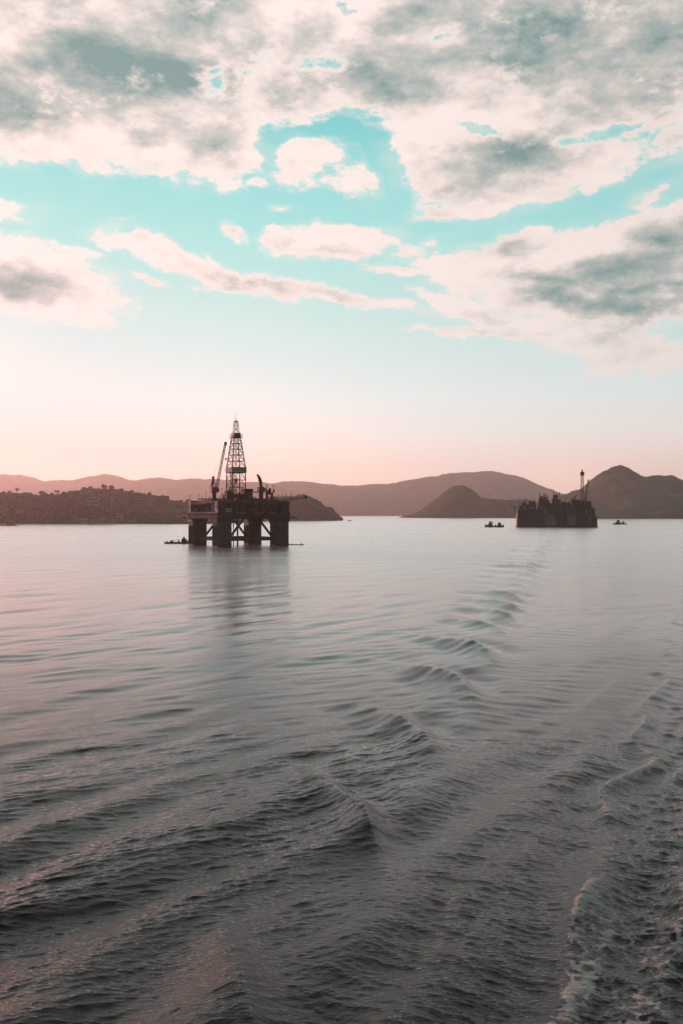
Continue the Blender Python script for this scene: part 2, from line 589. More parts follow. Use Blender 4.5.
def build_water():
    # rings: fine near the ship, wider and wider towards the horizon
    inner = np.linspace(4, 31, 14)
    mid = CAM_H * F / np.concatenate([np.arange(655, 220, -0.55), np.arange(220, 11.9, -0.75)])
    outer = np.geomspace(mid[-1] * 1.03, 14200, 46)
    rr = np.concatenate([inner, mid, outer])
    fine = np.arange(-26, 26.001, 0.052)
    coarse = np.arange(30, 330.1, 4.0)
    ang = np.radians(np.concatenate([fine, coarse]))
    nr, na = len(rr), len(ang)
    spr = np.gradient(rr)
    RR, AA = np.meshgrid(rr, ang, indexing='ij')
    SP = np.repeat(spr[:, None], na, 1)
    x = (RR * np.sin(AA)).ravel()
    y = (RR * np.cos(AA)).ravel()
    sp = np.maximum(SP.ravel(), np.repeat(rr, na) * R(0.052))
    big = np.zeros((nr, na), bool)
    big[:, len(fine):] = True
    sp[big.ravel()] = 50.0            # no ripples outside the finely meshed sector
    rad = np.hypot(x, y)

    wx = (fbm(x / 9, y / 9, 3) - 0.5) * 3.0
    # signed distance to the two wake arms (positive = to the right)
    s1 = (x - ARM_A * y - ARM_B) / math.hypot(1, ARM_A)
    mean = 2.2 * np.sin(y / 5.2 + 0.6) + 1.3 * np.sin(y / 2.3) + wx * 0.8
    s2 = (x - FOAM_A * y - FOAM_B + mean * 0.30 * np.clip(y / 70, 0.6, 1.3)) / math.hypot(1, FOAM_A)
    right = smoothstep(s1, -2, 8)
    turb = smoothstep(s2, -2, 4)
    pu, pv = (x * 0.5 + y * 0.866), (x * 0.866 - y * 0.5)
    patch = 0.68 + 0.72 * smoothstep(fbm(pu / 30 + 3, pv / 9, 4), 0.25, 0.75)

    # wind ripples: left of the wake they lie up to the right, right of it down to the right
    hL, xL, yL = wave_set(x, y, sp, 130, 0.16, 1.1, 118, 17, 0.195, 1, 0.0)
    hM, xM, yM = wave_set(x, y, sp, 40, 1.4, 5.0, 124, 10, 0.060, 8, 0.0)
    hL, xL, yL = hL + hM, xL + xM, yL + yM
    hR, xR, yR = wave_set(x, y, sp, 120, 0.16, 1.1, 62, 16, 0.185, 2, 0.0)
    hM, xM, yM = wave_set(x, y, sp, 40, 1.5, 5.0, 66, 12, 0.055, 9, 0.0)
    hR, xR, yR = hR + hM, xR + xM, yR + yM
    hT, xT, yT = wave_set(x, y, sp, 90, 0.3, 3.0, 60, 75, 0.17, 3, 0.0)
    wl = (1 - right) * patch
    wr = right * patch * (0.85 - 0.2 * turb)
    wt = turb * smoothstep(300 - y, 0, 200)
    h = hL * wl + hR * wr + hT * wt
    dx = xL * wl + xR * wr + xT * wt
    dy = yL * wl + yR * wr + yT * wt

    # the divergent swell left of the wake
    g = (0.55 + 0.45 * smoothstep(-s1, -3, 6)) * (0.25 + 0.75 * smoothstep(140 - rad, 0, 90)) * (0.5 + 0.8 * fbm(x / 22, y / 22 + 9, 2))
    hS, xS, yS = wave_set(x, y, sp, 9, 4.8, 11.0, 146, 8, 0.135, 5)
    hW, xW, yW = wave_set(x, y, sp, 7, 13, 26.0, 128, 16, 0.022, 6)
    h += hS * g + hW * 0.9
    dx += (xS * g + xW) * 0.8
    dy += (yS * g + yW) * 0.8

    # breaking crests along the left arm
    e = Vector((0.235, -0.972))       # direction of a crest line
    foam = np.zeros_like(x)
    yy = 43.5
    k = 0
    gg = np.random.default_rng(4)
    while yy < 900:
        cxx, cyy = ARM_A * yy + ARM_B + gg.normal() * 0.5, yy
        L = (6.2 + yy * 0.030) * gg.uniform(0.85, 1.3)
        amp = (0.34 if k == 0 else 0.66 if k == 1 else 0.80) * (0.85 + 0.3 * gg.random()) * (1.0 + yy / 800) * (1.0 if yy < 80 else gg.uniform(0.45, 1.25))
        W = (1.0 + yy * 0.0042) * (0.85 if k == 1 else 1.0)
        sl_ = (x - cxx) * e.x + (y - cyy) * e.y
        bend = 0.020 * sl_ ** 2
        tt = (x - cxx) * (-e.y) + (y - cyy) * e.x + bend * 0.6 + wx * 0.28
        sel = (np.abs(sl_) < 3.2 * L) & (np.abs(tt) < 9 * W)
        s_, t_ = sl_[sel], tt[sel]
        env = np.exp(-(s_ / L) ** 2)
        wloc = np.where(t_ < 0, W * 1.45, W * 0.85)
        prof = np.exp(-np.abs(t_ / wloc) ** 1.6) - 0.42 * np.exp(-((t_ - 2.6 * W) / (1.6 * W)) ** 2) - 0.30 * np.exp(-((t_ + 3.6 * W) / (2.0 * W)) ** 2)
        # ribs of small ripples riding on the crest
        h[sel] += amp * env * prof * (0.75 + 0.5 * fbm(x[sel] / 2.2, y[sel] / 2.2, 3))
        foam[sel] += 0.35 * env ** 2 * np.exp(-(t_ / (0.45 * W)) ** 2) * (yy < 75)
        yy += 23.5 + gg.normal() * (1.5 + yy * 0.02) + yy * 0.03
        k += 1

    # the low continuous ridge the crests stand on
    rid = np.exp(-((s1 - 1.5 * np.sin(y / 11)) / (2.2 + y * 0.006)) ** 2)
    h += 0.22 * rid * (y > 20) * (0.6 + 0.8 * fbm(x / 6, y / 10, 3))

    # the foaming crest on the right and its followers
    fade = 0.30 + 0.70 * smoothstep(170 - y, 0, 100)
    far = smoothstep(420 - y, 0, 200)
    brk = 0.35 + 0.65 * smoothstep(fbm(x / 7 + 40, y / 9, 3), 0.35, 0.62)
    for off, amp, wd, fo in ((0.0, 0.55, 0.8, 1.0), (4.8, 0.34, 0.9, 0.55), (9.5, 0.30, 1.1, 0.45), (-6.5, 0.22, 1.2, 0.0)):
        q = s2 - off - 0.7 * np.sin(y / 3.1 + off)
        wl2 = np.where(q < 0, wd * 0.8, wd * 2.0)
        h += amp * fade * far * brk * (np.exp(-(q / wl2) ** 2) - 0.4 * np.exp(-((q + 2.6 * wd) / (1.5 * wd)) ** 2))
        foam += fo * fade * brk * np.exp(-(np.maximum(q, -q * 2.5) / (1.3 * wd)) ** 2) * smoothstep(190 - y, 0, 90)
    # churned water in the near right corner
    churn = smoothstep(s2, -1.5, 5.0) * smoothstep(76 - y, 0, 30)
    ridge = 1 - np.abs(2 * fbm(x / 3.0, y / 3.0 + 5, 4) - 1) * 2
    h += churn * 0.25 * ridge * (sp < 1)
    foam += churn * (0.24 + 0.66 * smoothstep(fbm(pu / 14, pv / 2.6 + 3, 4), 0.44, 0.68))
    foam += 0.30 * smoothstep(s2, -1.5, 1.5) * smoothstep(110 - y, 0, 60) * smoothstep(fbm(x / 4, y / 6, 4), 0.5, 0.75)
    foam[big.ravel()] = 0

    z = h
    co = np.empty((nr * na + 1, 3))
    co[:-1, 0] = x + dx * 0.8
    co[:-1, 1] = y + dy * 0.8
    co[:-1, 2] = z
    co[-1] = (0, 0, 0)
    i, j = np.meshgrid(np.arange(nr - 1), np.arange(na), indexing='ij')
    jn = (j + 1) % na
    quads = np.stack([i * na + j, (i + 1) * na + j, (i + 1) * na + jn, i * na + jn], -1).reshape(-1, 4)[:, ::-1]
    fanj = np.arange(na)
    tris = np.stack([np.full(na, nr * na), fanj, (fanj + 1) % na], -1)[:, ::-1]
    nq, ntr = len(quads), len(tris)
    me = bpy.data.meshes.new('water')
    me.vertices.add(len(co))
    me.vertices.foreach_set('co', co.astype(np.float32).ravel())
    me.loops.add(nq * 4 + ntr * 3)
    me.loops.foreach_set('vertex_index', np.concatenate([quads.ravel(), tris.ravel()]).astype(np.int32))
    me.polygons.add(nq + ntr)
    me.polygons.foreach_set('loop_start', np.concatenate([np.arange(nq) * 4, nq * 4 + np.arange(ntr) * 3]).astype(np.int32))
    me.polygons.foreach_set('use_smooth', np.ones(nq + ntr, bool))
    me.update(calc_edges=True)
    at = me.attributes.new('foam', 'FLOAT', 'POINT')
    at.data.foreach_set('value', np.append(np.clip(foam, 0, 1.4), 0).astype(np.float32))
    at = me.attributes.new('lee', 'FLOAT', 'POINT')
    at.data.foreach_set('value', np.append(right, 0).astype(np.float32))
    o = bpy.data.objects.new('water', me)
    COL.objects.link(o)
    tag(o, 'dark rippled bay water with a ship wake running to the horizon', 'water', kind='structure')

    m = bpy.data.materials.new('sea_water')
    m.use_nodes = True
    t = NT(m.node_tree)
    t.n.remove(t.n['Principled BSDF'])
    gl = t.new('ShaderNodeBsdfGlossy', distribution='MULTI_GGX')
    gl.inputs['Color'].default_value = (1, 1, 1, 1)
    body = t.new('ShaderNodeBsdfDiffuse')
    body.inputs['Color'].default_value = (0.008, 0.011, 0.011, 1)
    fr = t.new('ShaderNodeFresnel')
    fr.inputs['IOR'].default_value = 1.45
    bs = t.new('ShaderNodeMixShader')
    t.l.new(fr.outputs[0], bs.inputs[0])
    t.l.new(body.outputs[0], bs.inputs[1])
    t.l.new(gl.outputs[0], bs.inputs[2])
    pos = t.new('ShaderNodeNewGeometry').outputs['Position']
    lee = t.new('ShaderNodeAttribute', attribute_name='lee').outputs['Fac']
    fo = t.new('ShaderNodeAttribute', attribute_name='foam').outputs['Fac']
    dist = t.v('LENGTH', pos)
    far_ = t.smooth(dist, 60.0, 700.0)
    # ripples too small to mesh: crests up to the right on the left side, down to the right on the other
    pL = t.mapping(pos, (0, 0, 0), (0, 0, R(-32)), (1.0, 3.6, 1.0), 'POINT')
    pR = t.mapping(pos, (0, 0, 0), (0, 0, R(28)), (1.0, 3.6, 1.0), 'POINT')
    lmix = t.new('ShaderNodeMix', data_type='FLOAT')
    t.put(lmix.inputs[0], lee)
    t.put(lmix.inputs[2], t.noise(pL, 1.5, 6, 0.68))
    t.put(lmix.inputs[3], t.noise(pR, 1.5, 6, 0.68))
    r1 = lmix.outputs[0]
    hgt = t.m('MULTIPLY', r1, t.smooth(dist, 30.0, 200.0, 0.085, 0.012))
    # long low undulations seen far out
    fl = t.v('MULTIPLY', pos, (0.45, 1.0, 1.0))
    r3 = t.noise(fl, 0.11, 5, 0.6)
    hgt = t.m('ADD', hgt, t.m('MULTIPLY', r3, t.m('MULTIPLY', t.smooth(dist, 60.0, 250.0), 0.03)))
    bmp = t.new('ShaderNodeBump')
    bmp.inputs['Strength'].default_value = 0.85
    bmp.inputs['Distance'].default_value = 1.0
    t.put(bmp.inputs['Height'], hgt)
    # slicks: calmer and rougher patches drawn out by the wind
    slick = t.noise(t.v('MULTIPLY', pos, (0.30, 1.0, 1.0)), 0.02, 4, 0.55)
    rgh = t.smooth(dist, 60.0, 520.0, 0.085, 0.27)
    rgh = t.m('ADD', rgh, t.m('MULTIPLY', t.m('SUBTRACT', slick, 0.5), t.m('MULTIPLY', far_, 0.16)), clamp=True)
    t.put(gl.inputs['Roughness'], rgh)
    for nd in (gl, body, fr):
        t.put(nd.inputs['Normal'], bmp.outputs[0])
    # foam: lace that thickens where the crest breaks
    lace = t.noise(pos, 1.7, 9, 0.68, dist=0.6)
    vor = t.new('ShaderNodeTexVoronoi', feature='DISTANCE_TO_EDGE')
    t.put(vor.inputs['Vector'], t.v('ADD', pos, t.v('SCALE', t.noise(pos, 1.5, 4, 0.6, 'Color'), scale=1.4)))
    vor.inputs['Scale'].default_value = 0.9
    cell = t.smooth(vor.outputs['Distance'], 0.0, 0.22, 0.20, 0.0)
    msk = t.m('ADD', t.m('ADD', t.m('MULTIPLY', fo, 0.46), cell), t.m('MULTIPLY', lace, 1.0))
    msk = t.m('MULTIPLY', t.smooth(msk, 0.82, 1.04), t.smooth(fo, 0.04, 0.30))
    fb = t.new('ShaderNodeBsdfDiffuse')
    fb.inputs['Color'].default_value = (0.60, 0.56, 0.54, 1)
    ms = t.new('ShaderNodeMixShader')
    t.put(ms.inputs[0], t.m('MULTIPLY', msk, 0.75))
    t.l.new(bs.outputs[0], ms.inputs[1])
    t.l.new(fb.outputs[0], ms.inputs[2])
    t.l.new(ms.outputs[0], t.n['Material Output'].inputs['Surface'])
    me.materials.append(m)


build_water()

# ---------------------------------------------------------------- hills round the bay
def px_x(px, d):
    return (px - 341.5) / F * d


def py_z(py, d):
    return CAM_H + (HORIZON - py) / F * d


def ground_mat(name, c1, c2, c3, scale):
    m = bpy.data.materials.new(name)
    m.use_nodes = True
    t = NT(m.node_tree)
    bs = t.n['Principled BSDF']
    pos = t.new('ShaderNodeNewGeometry')
    n = t.noise(pos.outputs['Position'], scale, 8, 0.62)
    base = t.ramp(n, [(0.35, c1 + (1,)), (0.52, c2 + (1,)), (0.68, c3 + (1,))])
    t.put(bs.inputs['Base Color'], base)
    bs.inputs['Roughness'].default_value = 0.95
    b = t.new('ShaderNodeBump')
    b.inputs['Strength'].default_value = 1.0
    b.inputs['Distance'].default_value = 6.0
    t.put(b.inputs['Height'], t.noise(pos.outputs['Position'], scale * 4, 6, 0.65))
    t.put(bs.inputs['Normal'], b.outputs[0])
    return m


forest_floor = ground_mat('forested_slope', (0.035, 0.045, 0.022), (0.055, 0.062, 0.032), (0.085, 0.080, 0.050), 0.012)
grass_slope = ground_mat('grassy_slope', (0.030, 0.038, 0.020), (0.060, 0.064, 0.036), (0.15, 0.125, 0.085), 0.007)

HILL = {}


def hill(name, label, prof, d0, dc, d1, m, nx=260, ny=56, rough=0.10, seed=0, spur=0.0, front=1.0, feat=150.0, lin=False):
    """a range of hills: prof is the skyline as surveyed, d0 the shore, dc the crest, d1 the far foot"""
    P = np.array(prof, float)
    X = px_x(P[:, 0], dc)
    H = py_z(P[:, 1], dc)
    xs = np.linspace(X[0], X[-1], nx)
    ts = np.linspace(0, 1, ny)
    hx = np.interp(xs, X, H)
    ker = np.array([0, 1, 2, 1, 0], float)
    ker /= ker.sum()
    hx = np.convolve(np.pad(hx, 2, mode='edge'), ker, 'valid')
    hx = hx + (fbm(xs / (dc * 0.004) + seed, xs * 0 + seed, 4, 0.7) - 0.5) * dc * 0.0030
    XX, TT = np.meshgrid(xs, ts, indexing='ij')
    YY = d0 + (d1 - d0) * TT
    tc = (dc - d0) / (d1 - d0)
    up = np.clip(TT / tc, 0, 1)
    dn = np.clip((1 - TT) / (1 - tc), 0, 1)
    S = np.where(TT <= tc, np.sin(up * math.pi / 2) ** front, np.sin(dn * math.pi / 2) ** 1.2)
    if lin:
        S = np.where(TT <= tc, up ** 0.92, dn)
    n = fbm(XX / feat + seed * 3.3, YY / feat + seed * 1.7, 5, 0.55) - 0.5
    sp_ = fbm(XX / (feat * 1.6) + seed + 20, YY / (feat * 6) + seed, 3) - 0.5
    base = hx[:, None] * S
    cut = n * rough * 2 + sp_ * spur * 2
    cut = np.where(cut > 0, cut * 0.12, cut)
    Z = base * (1 + cut * (1 - np.exp(-((TT - tc) / 0.08) ** 2) * 0.95)) + n * rough * 30 * np.minimum(1, base / 60)
    edge = np.minimum(1, np.minimum(TT / 0.03, (1 - TT) / 0.03))
    Z = Z * edge - 3.0 * (1 - edge)
    Z[0, :] = -3
    Z[-1, :] = -3
    co = np.stack([XX, YY, Z], -1).reshape(-1, 3)
    me = bpy.data.meshes.new(name)
    i, j = np.meshgrid(np.arange(nx - 1), np.arange(ny - 1), indexing='ij')
    q = np.stack([i * ny + j, (i + 1) * ny + j, (i + 1) * ny + j + 1, i * ny + j + 1], -1).reshape(-1, 4)
    me.from_pydata(co.tolist(), [], q.tolist())
    me.polygons.foreach_set('use_smooth', np.ones(len(q), bool))
    me.update()
    me.materials.append(m)
    o = bpy.data.objects.new(name, me)
    COL.objects.link(o)
    tag(o, label, 'hill', kind='structure')
    HILL[name] = (xs, d0, d1, Z)
    return o


def ground_z(name, x, y):
    xs, d0, d1, Z = HILL[name]
    fx = np.clip((x - xs[0]) / (xs[-1] - xs[0]), 0, 1) * (Z.shape[0] - 1)
    fy = np.clip((y - d0) / (d1 - d0), 0, 1) * (Z.shape[1] - 1)
    i = np.minimum(fx.astype(int), Z.shape[0] - 2)
    j = np.minimum(fy.astype(int), Z.shape[1] - 2)
    u, v = fx - i, fy - j
    return (Z[i, j] * (1 - u) + Z[i + 1, j] * u) * (1 - v) + (Z[i, j + 1] * (1 - u) + Z[i + 1, j + 1] * u) * v


hill('mountain_range', 'long pale mountain range at the back of the bay',
     [(-420, 488), (-300, 470), (-200, 466), (-120, 472), (-60, 470), (0, 474), (20, 475), (32, 478), (45, 481.5), (60, 480), (70, 480.5), (84, 477.5), (100, 475), (110, 474), (122, 477.5), (135, 481.5),
      (146, 479), (155, 477), (165, 478.5), (178, 480), (190, 478.5), (210, 479), (240, 482), (270, 483), (290, 481.5), (307, 481), (325, 483.5), (344, 486), (370, 484.5), (393, 483), (417, 478.5),
      (440, 475), (454, 473), (480, 471.5), (492, 471.3), (505, 473), (517, 476), (530, 480.5), (540, 485), (551, 489.5), (562, 494), (590, 500), (660, 497), (740, 486), (840, 480), (940, 474), (1060, 480), (1200, 500)],
     11300, 12400, 13900, grass_slope, nx=420, ny=40, rough=0.05, seed=1, spur=0.10, feat=700)
hill('right_hill', 'steep bare topped hill behind the production platform',
     [(520, 516), (545, 502), (555, 497), (566, 493.5), (583, 487), (592, 479), (600.6, 472), (612, 466.4), (619.6, 464.3), (626, 466), (633, 470.5), (640, 474.5), (644.5, 476.6), (653, 475.2),
      (672, 475), (678, 478), (684, 482), (700, 489), (730, 484), (770, 474), (820, 480), (880, 492), (960, 515)],
     4250, 5150, 6400, grass_slope, nx=320, ny=60, rough=0.05, seed=2, spur=0.34, front=0.95, feat=300, lin=True)
hill('dome_hill', 'dark dome shaped hill standing in the middle of the bay',
     [(398, 518.5), (405, 516.3), (414, 514.5), (424, 510), (433, 502), (442, 494.5), (450, 488.5), (457.6, 486), (463, 486.6), (470, 489), (475, 493.5), (480, 498.3), (492, 499.5), (505, 500.5), (520, 500), (545, 503),
      (570, 508), (600, 514), (620, 518)],
     5150, 5500, 6100, forest_floor, nx=240, ny=40, rough=0.06, seed=3, front=0.8, feat=220)
hill('wooded_point', 'dark wooded point ending in a low rocky tip behind the drilling rig',
     [(225, 520), (240, 507), (258, 501), (275, 497.5), (290, 497), (300, 496.6), (312, 498.5), (319, 502), (324, 507), (331, 509.2), (336, 513.5), (340, 517.8), (343, 520.5)],
     3060, 3170, 3420, forest_floor, nx=200, ny=50, rough=0.06, seed=4, front=0.8, feat=70)
hill('back_headland', 'built up headland behind the wooded shore',
     [(30, 520), (55, 500), (72, 492.6), (82, 491), (95, 490), (110, 490.5), (125, 492.5), (140, 495), (158, 498.5), (170, 501.5), (185, 504.5), (195, 503.5), (206, 502.5), (222, 504), (240, 509), (256, 517), (264, 524)],
     2330, 2560, 2900, forest_floor, nx=240, ny=50, rough=0.05, seed=5, front=0.75, feat=80)
hill('left_headland', 'dark wooded headland along the left shore',
     [(-420, 522), (-300, 500), (-160, 492), (-60, 495), (0, 495.5), (20, 495), (40, 496.5), (60, 496), (75, 495.5), (90, 495.5), (104, 497), (112, 500), (120, 504), (130, 507.5), (150, 509.5), (170, 510.5), (190, 512), (215, 517), (235, 524)],
     2075, 2230, 2420, forest_floor, nx=320, ny=60, rough=0.05, seed=6, front=0.7, feat=60)


# ---------------------------------------------------------------- haze over the bay
def build_haze():
    b = MB().box(-14800, 14800, -14800, 14800, -5.0, 720)
    m = bpy.data.materials.new('sea_haze')
    m.use_nodes = True
    t = NT(m.node_tree)
    t.n.remove(t.n['Principled BSDF'])
    v = t.new('ShaderNodeVolumePrincipled')
    v.inputs['Color'].default_value = (1.0, 0.985, 0.97, 1)
    v.inputs['Density'].default_value = 4.8e-5
    v.inputs['Anisotropy'].default_value = 0.57
    t.l.new(v.outputs[0], t.n['Material Output'].inputs['Volume'])
    o = b.build('haze', m)
    tag(o, 'thin pink evening haze lying over the whole bay', 'haze', kind='stuff')
    m.cycles.homogeneous_volume = True


build_haze()

# ---------------------------------------------------------------- the drilling rig
def window_rows(parent, x0, x1, y, z0, rows, cols, w, h, gap, face='y', frame=None):
    """one mesh of panes per row; each row is a sub-part of the block it sits on"""
    for r_ in range(rows):
        for c in range(cols):
            mb = MB()
            u = x0 + (x1 - x0) * (c + 0.5) / cols
            z = z0 + r_ * gap
            if face == 'y':
                mb.box(u - w / 2, u + w / 2, y - 0.06, y + 0.06, z, z + h)
            else:
                mb.box(y - 0.06, y + 0.06, u - w / 2, u + w / 2, z, z + h)
            mb.build('window', M['glass'], parent)


RIG_Y = 657.0
RIG_X = px_x(238.0, RIG_Y)
TH = R(31.0)
rig = thing('drilling_rig', 'dark four legged drilling rig with a tall lattice derrick standing in the bay', 'oil rig', (RIG_X, RIG_Y, 0), TH)


def rl(px, z, depth=0.0):
    """rig-local point for something seen at column px, at a depth behind the rig's centre"""
    d = RIG_Y + depth
    v = Vector((px_x(px, d) - RIG_X, depth, 0))
    c, s = math.cos(-TH), math.sin(-TH)
    return Vector((v.x * c - v.y * s, v.x * s + v.y * c, z))


A = 22.4            # half spacing of the columns
CW = 5.4            # half width of a column
DZ = 19.6           # underside of the deck
corners = [(-1, -1), (1, -1), (1, 1), (-1, 1)]
for (sx, sy) in corners:
    cx_, cy_ = sx * A, sy * A
    ch = 1.1
    w = CW
    poly = [(-w + ch, -w), (w - ch, -w), (w, -w + ch), (w, w - ch), (w - ch, w), (-w + ch, w), (-w, w - ch), (-w, -w + ch)]
    col = MB().prism([(cx_ + a, cy_ + b) for a, b in poly], -3, DZ + 0.02).build('column', M['column'], rig, bevel=0.25)
    # flared head, boot topping and fenders that stand proud of the column
    MB().prism([(cx_ + a * 1.10, cy_ + b * 1.10) for a, b in poly], DZ - 2.2, DZ - 0.05).build('column_head', M['hull'], col)
    MB().prism([(cx_ + a * 1.012, cy_ + b * 1.012) for a, b in poly], -2.8, 2.6).build('boot_topping', M['dark'], col)
    for s2 in (-1, 1):
        for k in (-0.55, 0.0, 0.55):
            MB().tube((cx_ + k * w, cy_ + s2 * (w + 0.3), 1.0), (cx_ + k * w, cy_ + s2 * (w + 0.3), 14.5), 0.33, n=8).build('fender', M['dark'], col)
            MB().tube((cx_ + s2 * (w + 0.3), cy_ + k * w, 1.0), (cx_ + s2 * (w + 0.3), cy_ + k * w, 14.5), 0.33, n=8).build('fender', M['dark'], col)
    lx = cx_ + 0.27 * w
    for yy in (-1, 1):
        la = MB()
        la.tube((lx - 0.35, cy_ + yy * (w + .5), 1), (lx - 0.35, cy_ + yy * (w + .5), DZ), 0.09, n=4)
        la.tube((lx + 0.35, cy_ + yy * (w + .5), 1), (lx + 0.35, cy_ + yy * (w + .5), DZ), 0.09, n=4)
        for i in range(40):
            la.tube((lx - .35, cy_ + yy * (w + .5), 1.4 + i * .46), (lx + .35, cy_ + yy * (w + .5), 1.4 + i * .46), 0.05, n=4)
        la.build('ladder', M['steel'], col)

# horizontal and diagonal braces between neighbouring columns
for k in range(4):
    (ax, ay), (bx, by) = corners[k], corners[(k + 1) % 4]
    d = Vector((bx - ax, by - ay, 0)) / 2
    p0 = Vector((ax * A, ay * A, 0)) + d * (CW - 0.4)
    p1 = Vector((bx * A, by * A, 0)) - d * (CW - 0.4)
    MB().tube(p0 + Vector((0, 0, 5.2)), p1 + Vector((0, 0, 5.2)), 1.15, n=14).build('horizontal_brace', M['column'], rig, smooth=False)
    midp = (p0 + p1) / 2
    for q, o in ((p0, -1), (p1, 1)):
        MB().tube(q + Vector((0, 0, 5.6)), midp + d * o * 5.5 + Vector((0, 0, DZ + 0.4)), 0.85, n=12).build('diagonal_brace', M['column'], rig)
# deck
hw = A + CW + 0.3
dk = MB().box(-hw, hw, -hw, hw, DZ, DZ + 4.6).build('deck_hull', M['hull'], rig, bevel=0.15)
ribs = MB()
for i in range(27):
    u = -hw + 1.2 + i * (2 * hw - 2.4) / 26
    for s in (-1, 1):
        ribs.box(u - 0.16, u + 0.16, s * hw - 0.18, s * hw + 0.18, DZ + 0.25, DZ + 4.4)
        ribs.box(s * hw - 0.18, s * hw + 0.18, u - 0.16, u + 0.16, DZ + 0.25, DZ + 4.4)
ribs.build('stiffener', M['deck'], dk)
wk = MB()
ww = hw + 2.4
for s in (-1, 1):
    wk.box(-ww, ww, min(s * hw, s * ww), max(s * hw, s * ww), DZ + 0.5, DZ + 0.75)
    wk.box(min(s * hw, s * ww), max(s * hw, s * ww), -hw, hw, DZ + 0.503, DZ + 0.753)
walk = wk.build('walkway', M['deck'], rig)
MB().rail([(-ww, -ww, DZ + .75), (ww, -ww, DZ + .75), (ww, ww, DZ + .75), (-ww, ww, DZ + .75)], 1.2, 0.07, closed=True).build('guard_rail', M['steel'], walk)
# corner outriggers that reach past the columns
for (sx, sy) in ((-1, 1), (1, -1)):
    x0, x1 = sorted((sx * ww, sx * (ww + 2.6)))
    y0, y1 = sorted((sy * (ww - 5), sy * (ww + 1.0)))
    MB().box(x0, x1, y0, y1, DZ + .3, DZ + 1.0).build('anchor_rack', M['deck'], rig)
DT = DZ + 4.6          # main deck level, 24.2
UD = 31.0              # upper deck level
# between-deck space: posts, machinery, pipes and stores, open in places
pg = random.Random(21)
for i in range(12):
    u = -hw + 1 + i * (2 * hw - 2) / 11
    for s in (-1, 1):
        MB().tube((u, s * (hw - .8), DT), (u, s * (hw - .8), UD), 0.22, n=6).build('deck_post', M['steel'], rig)
        if 0 < i < 11:
            MB().tube((s * (hw - .8), u, DT), (s * (hw - .8), u, UD), 0.22, n=6).build('deck_post', M['steel'], rig)
MB().box(-hw + 4.5, hw - 4.5, -hw + 4.5, hw - 4.5, DT, UD - 0.4).build('machinery_house', M['deck'], rig, bevel=0.1)
cargo = ('steel', 'rust', 'deck', 'hull', 'grey', 'deck', 'rust')
for s in range(4):
    u = -hw + 2.0
    while u < hw - 4:
        L = pg.uniform(2.4, 6.2)
        hh = pg.uniform(2.2, 5.6)
        dd = pg.uniform(2.0, 3.4)
        mb = MB()
        y1 = hw - 0.9 - pg.uniform(0, .5)
        pts = ((u, u + L - .5, -y1, -y1 + dd), (y1 - dd, y1, u, u + L - .5), (u, u + L - .5, y1 - dd, y1), (-y1, -y1 + dd, u, u + L - .5))[s]
        kind = pg.random()
        if kind < 0.65:
            mb.box(*pts, DT + 0.02, DT + hh)
            mb.build('equipment_module', M[pg.choice(cargo)], rig, bevel=0.08)
        else:
            cxm, cym = (pts[0] + pts[1]) / 2, (pts[2] + pts[3]) / 2
            rr_ = min(pts[1] - pts[0], pts[3] - pts[2]) / 2
            mb.tube((cxm, cym, DT + .02), (cxm, cym, DT + hh), rr_, n=18)
            mb.tube((cxm, cym, DT + hh), (cxm, cym, DT + hh + .5), rr_ * .9, rr_ * .4, n=18)
            mb.build('storage_tank', M[pg.choice(cargo)], rig)
        u += L + pg.uniform(0.2, 1.8)
# upper deck in four plates of unequal height so the skyline is broken
plates = ((-hw + .4, -2.0, -hw + .4, -4.0, UD), (-1.9, hw - .4, -hw + .4, -6.0, UD - .8), (-hw + .4, -5.0, -3.9, hw - .4, UD - .5), (-4.9, hw - .4, -5.9, hw - .4, UD + .4))
for (x0, x1, y0, y1, z) in plates:
    pl = MB().box(x0, x1, y0, y1, z - 0.45, z).build('upper_deck', M['deck'], rig)
    MB().rail([(x0 + .1, y0 + .1, z), (x1 - .1, y0 + .1, z), (x1 - .1, y1 - .1, z), (x0 + .1, y1 - .1, z)], 1.25, 0.075, closed=True).build('guard_rail', M['steel'], pl)
# accommodation block with rows of windows, and the helideck above it
ab = MB().box(-21, -6, 5, 20, UD - .4, UD + 3.6).build('accommodation_block', M['grey'], rig, bevel=0.12)
window_rows(ab, -20, -7, 5.0, UD + 0.9, 1, 9, 0.8, 0.8, 2.6)
window_rows(ab, 6, 19, -21.0, UD + 0.9, 1, 9, 0.8, 0.8, 2.6, face='x')
# smaller deck houses, pipe racks, mud tanks along the upper deck
small = [(-20, -12, -20, -14, 2.6, 'rust'), (-11, -7, -22, -17, 3.4, 'deck'), (-4, 4, -22, -16, 2.2, 'steel'), (7, 12, -23, -18, 3.0, 'deck'), (14, 22, -22, -16, 2.4, 'rust'), (17, 24, -10, -2, 2.8, 'deck'),
         (14, 22, 4, 12, 3.6, 'hull'), (6, 12, 14, 22, 3.0, 'steel'), (-24, -19, -8, 0, 3.2, 'deck'), (-3, 3, 16, 23, 3.6, 'rust'), (18, 23, 16, 23, 2.8, 'grey'), (-17, -10, -9, -2, 3.0, 'hull')]
for (x0, x1, y0, y1, hh, mm) in small:
    hs = MB().box(x0, x1, y0, y1, UD - .5, UD + hh).build('deck_house', M[mm], rig, bevel=0.1)
    MB().tube(((x0 + x1) / 2, (y0 + y1) / 2, UD + hh - .05), ((x0 + x1) / 2, (y0 + y1) / 2, UD + hh + 1.3), 0.45, n=10).build('vent', M['steel'], hs)
rk = MB()
for i in range(9):
    rk.tube((5, -13 + i * .62, UD + .75), (24, -13 + i * .62, UD + .75), 0.24, n=6)
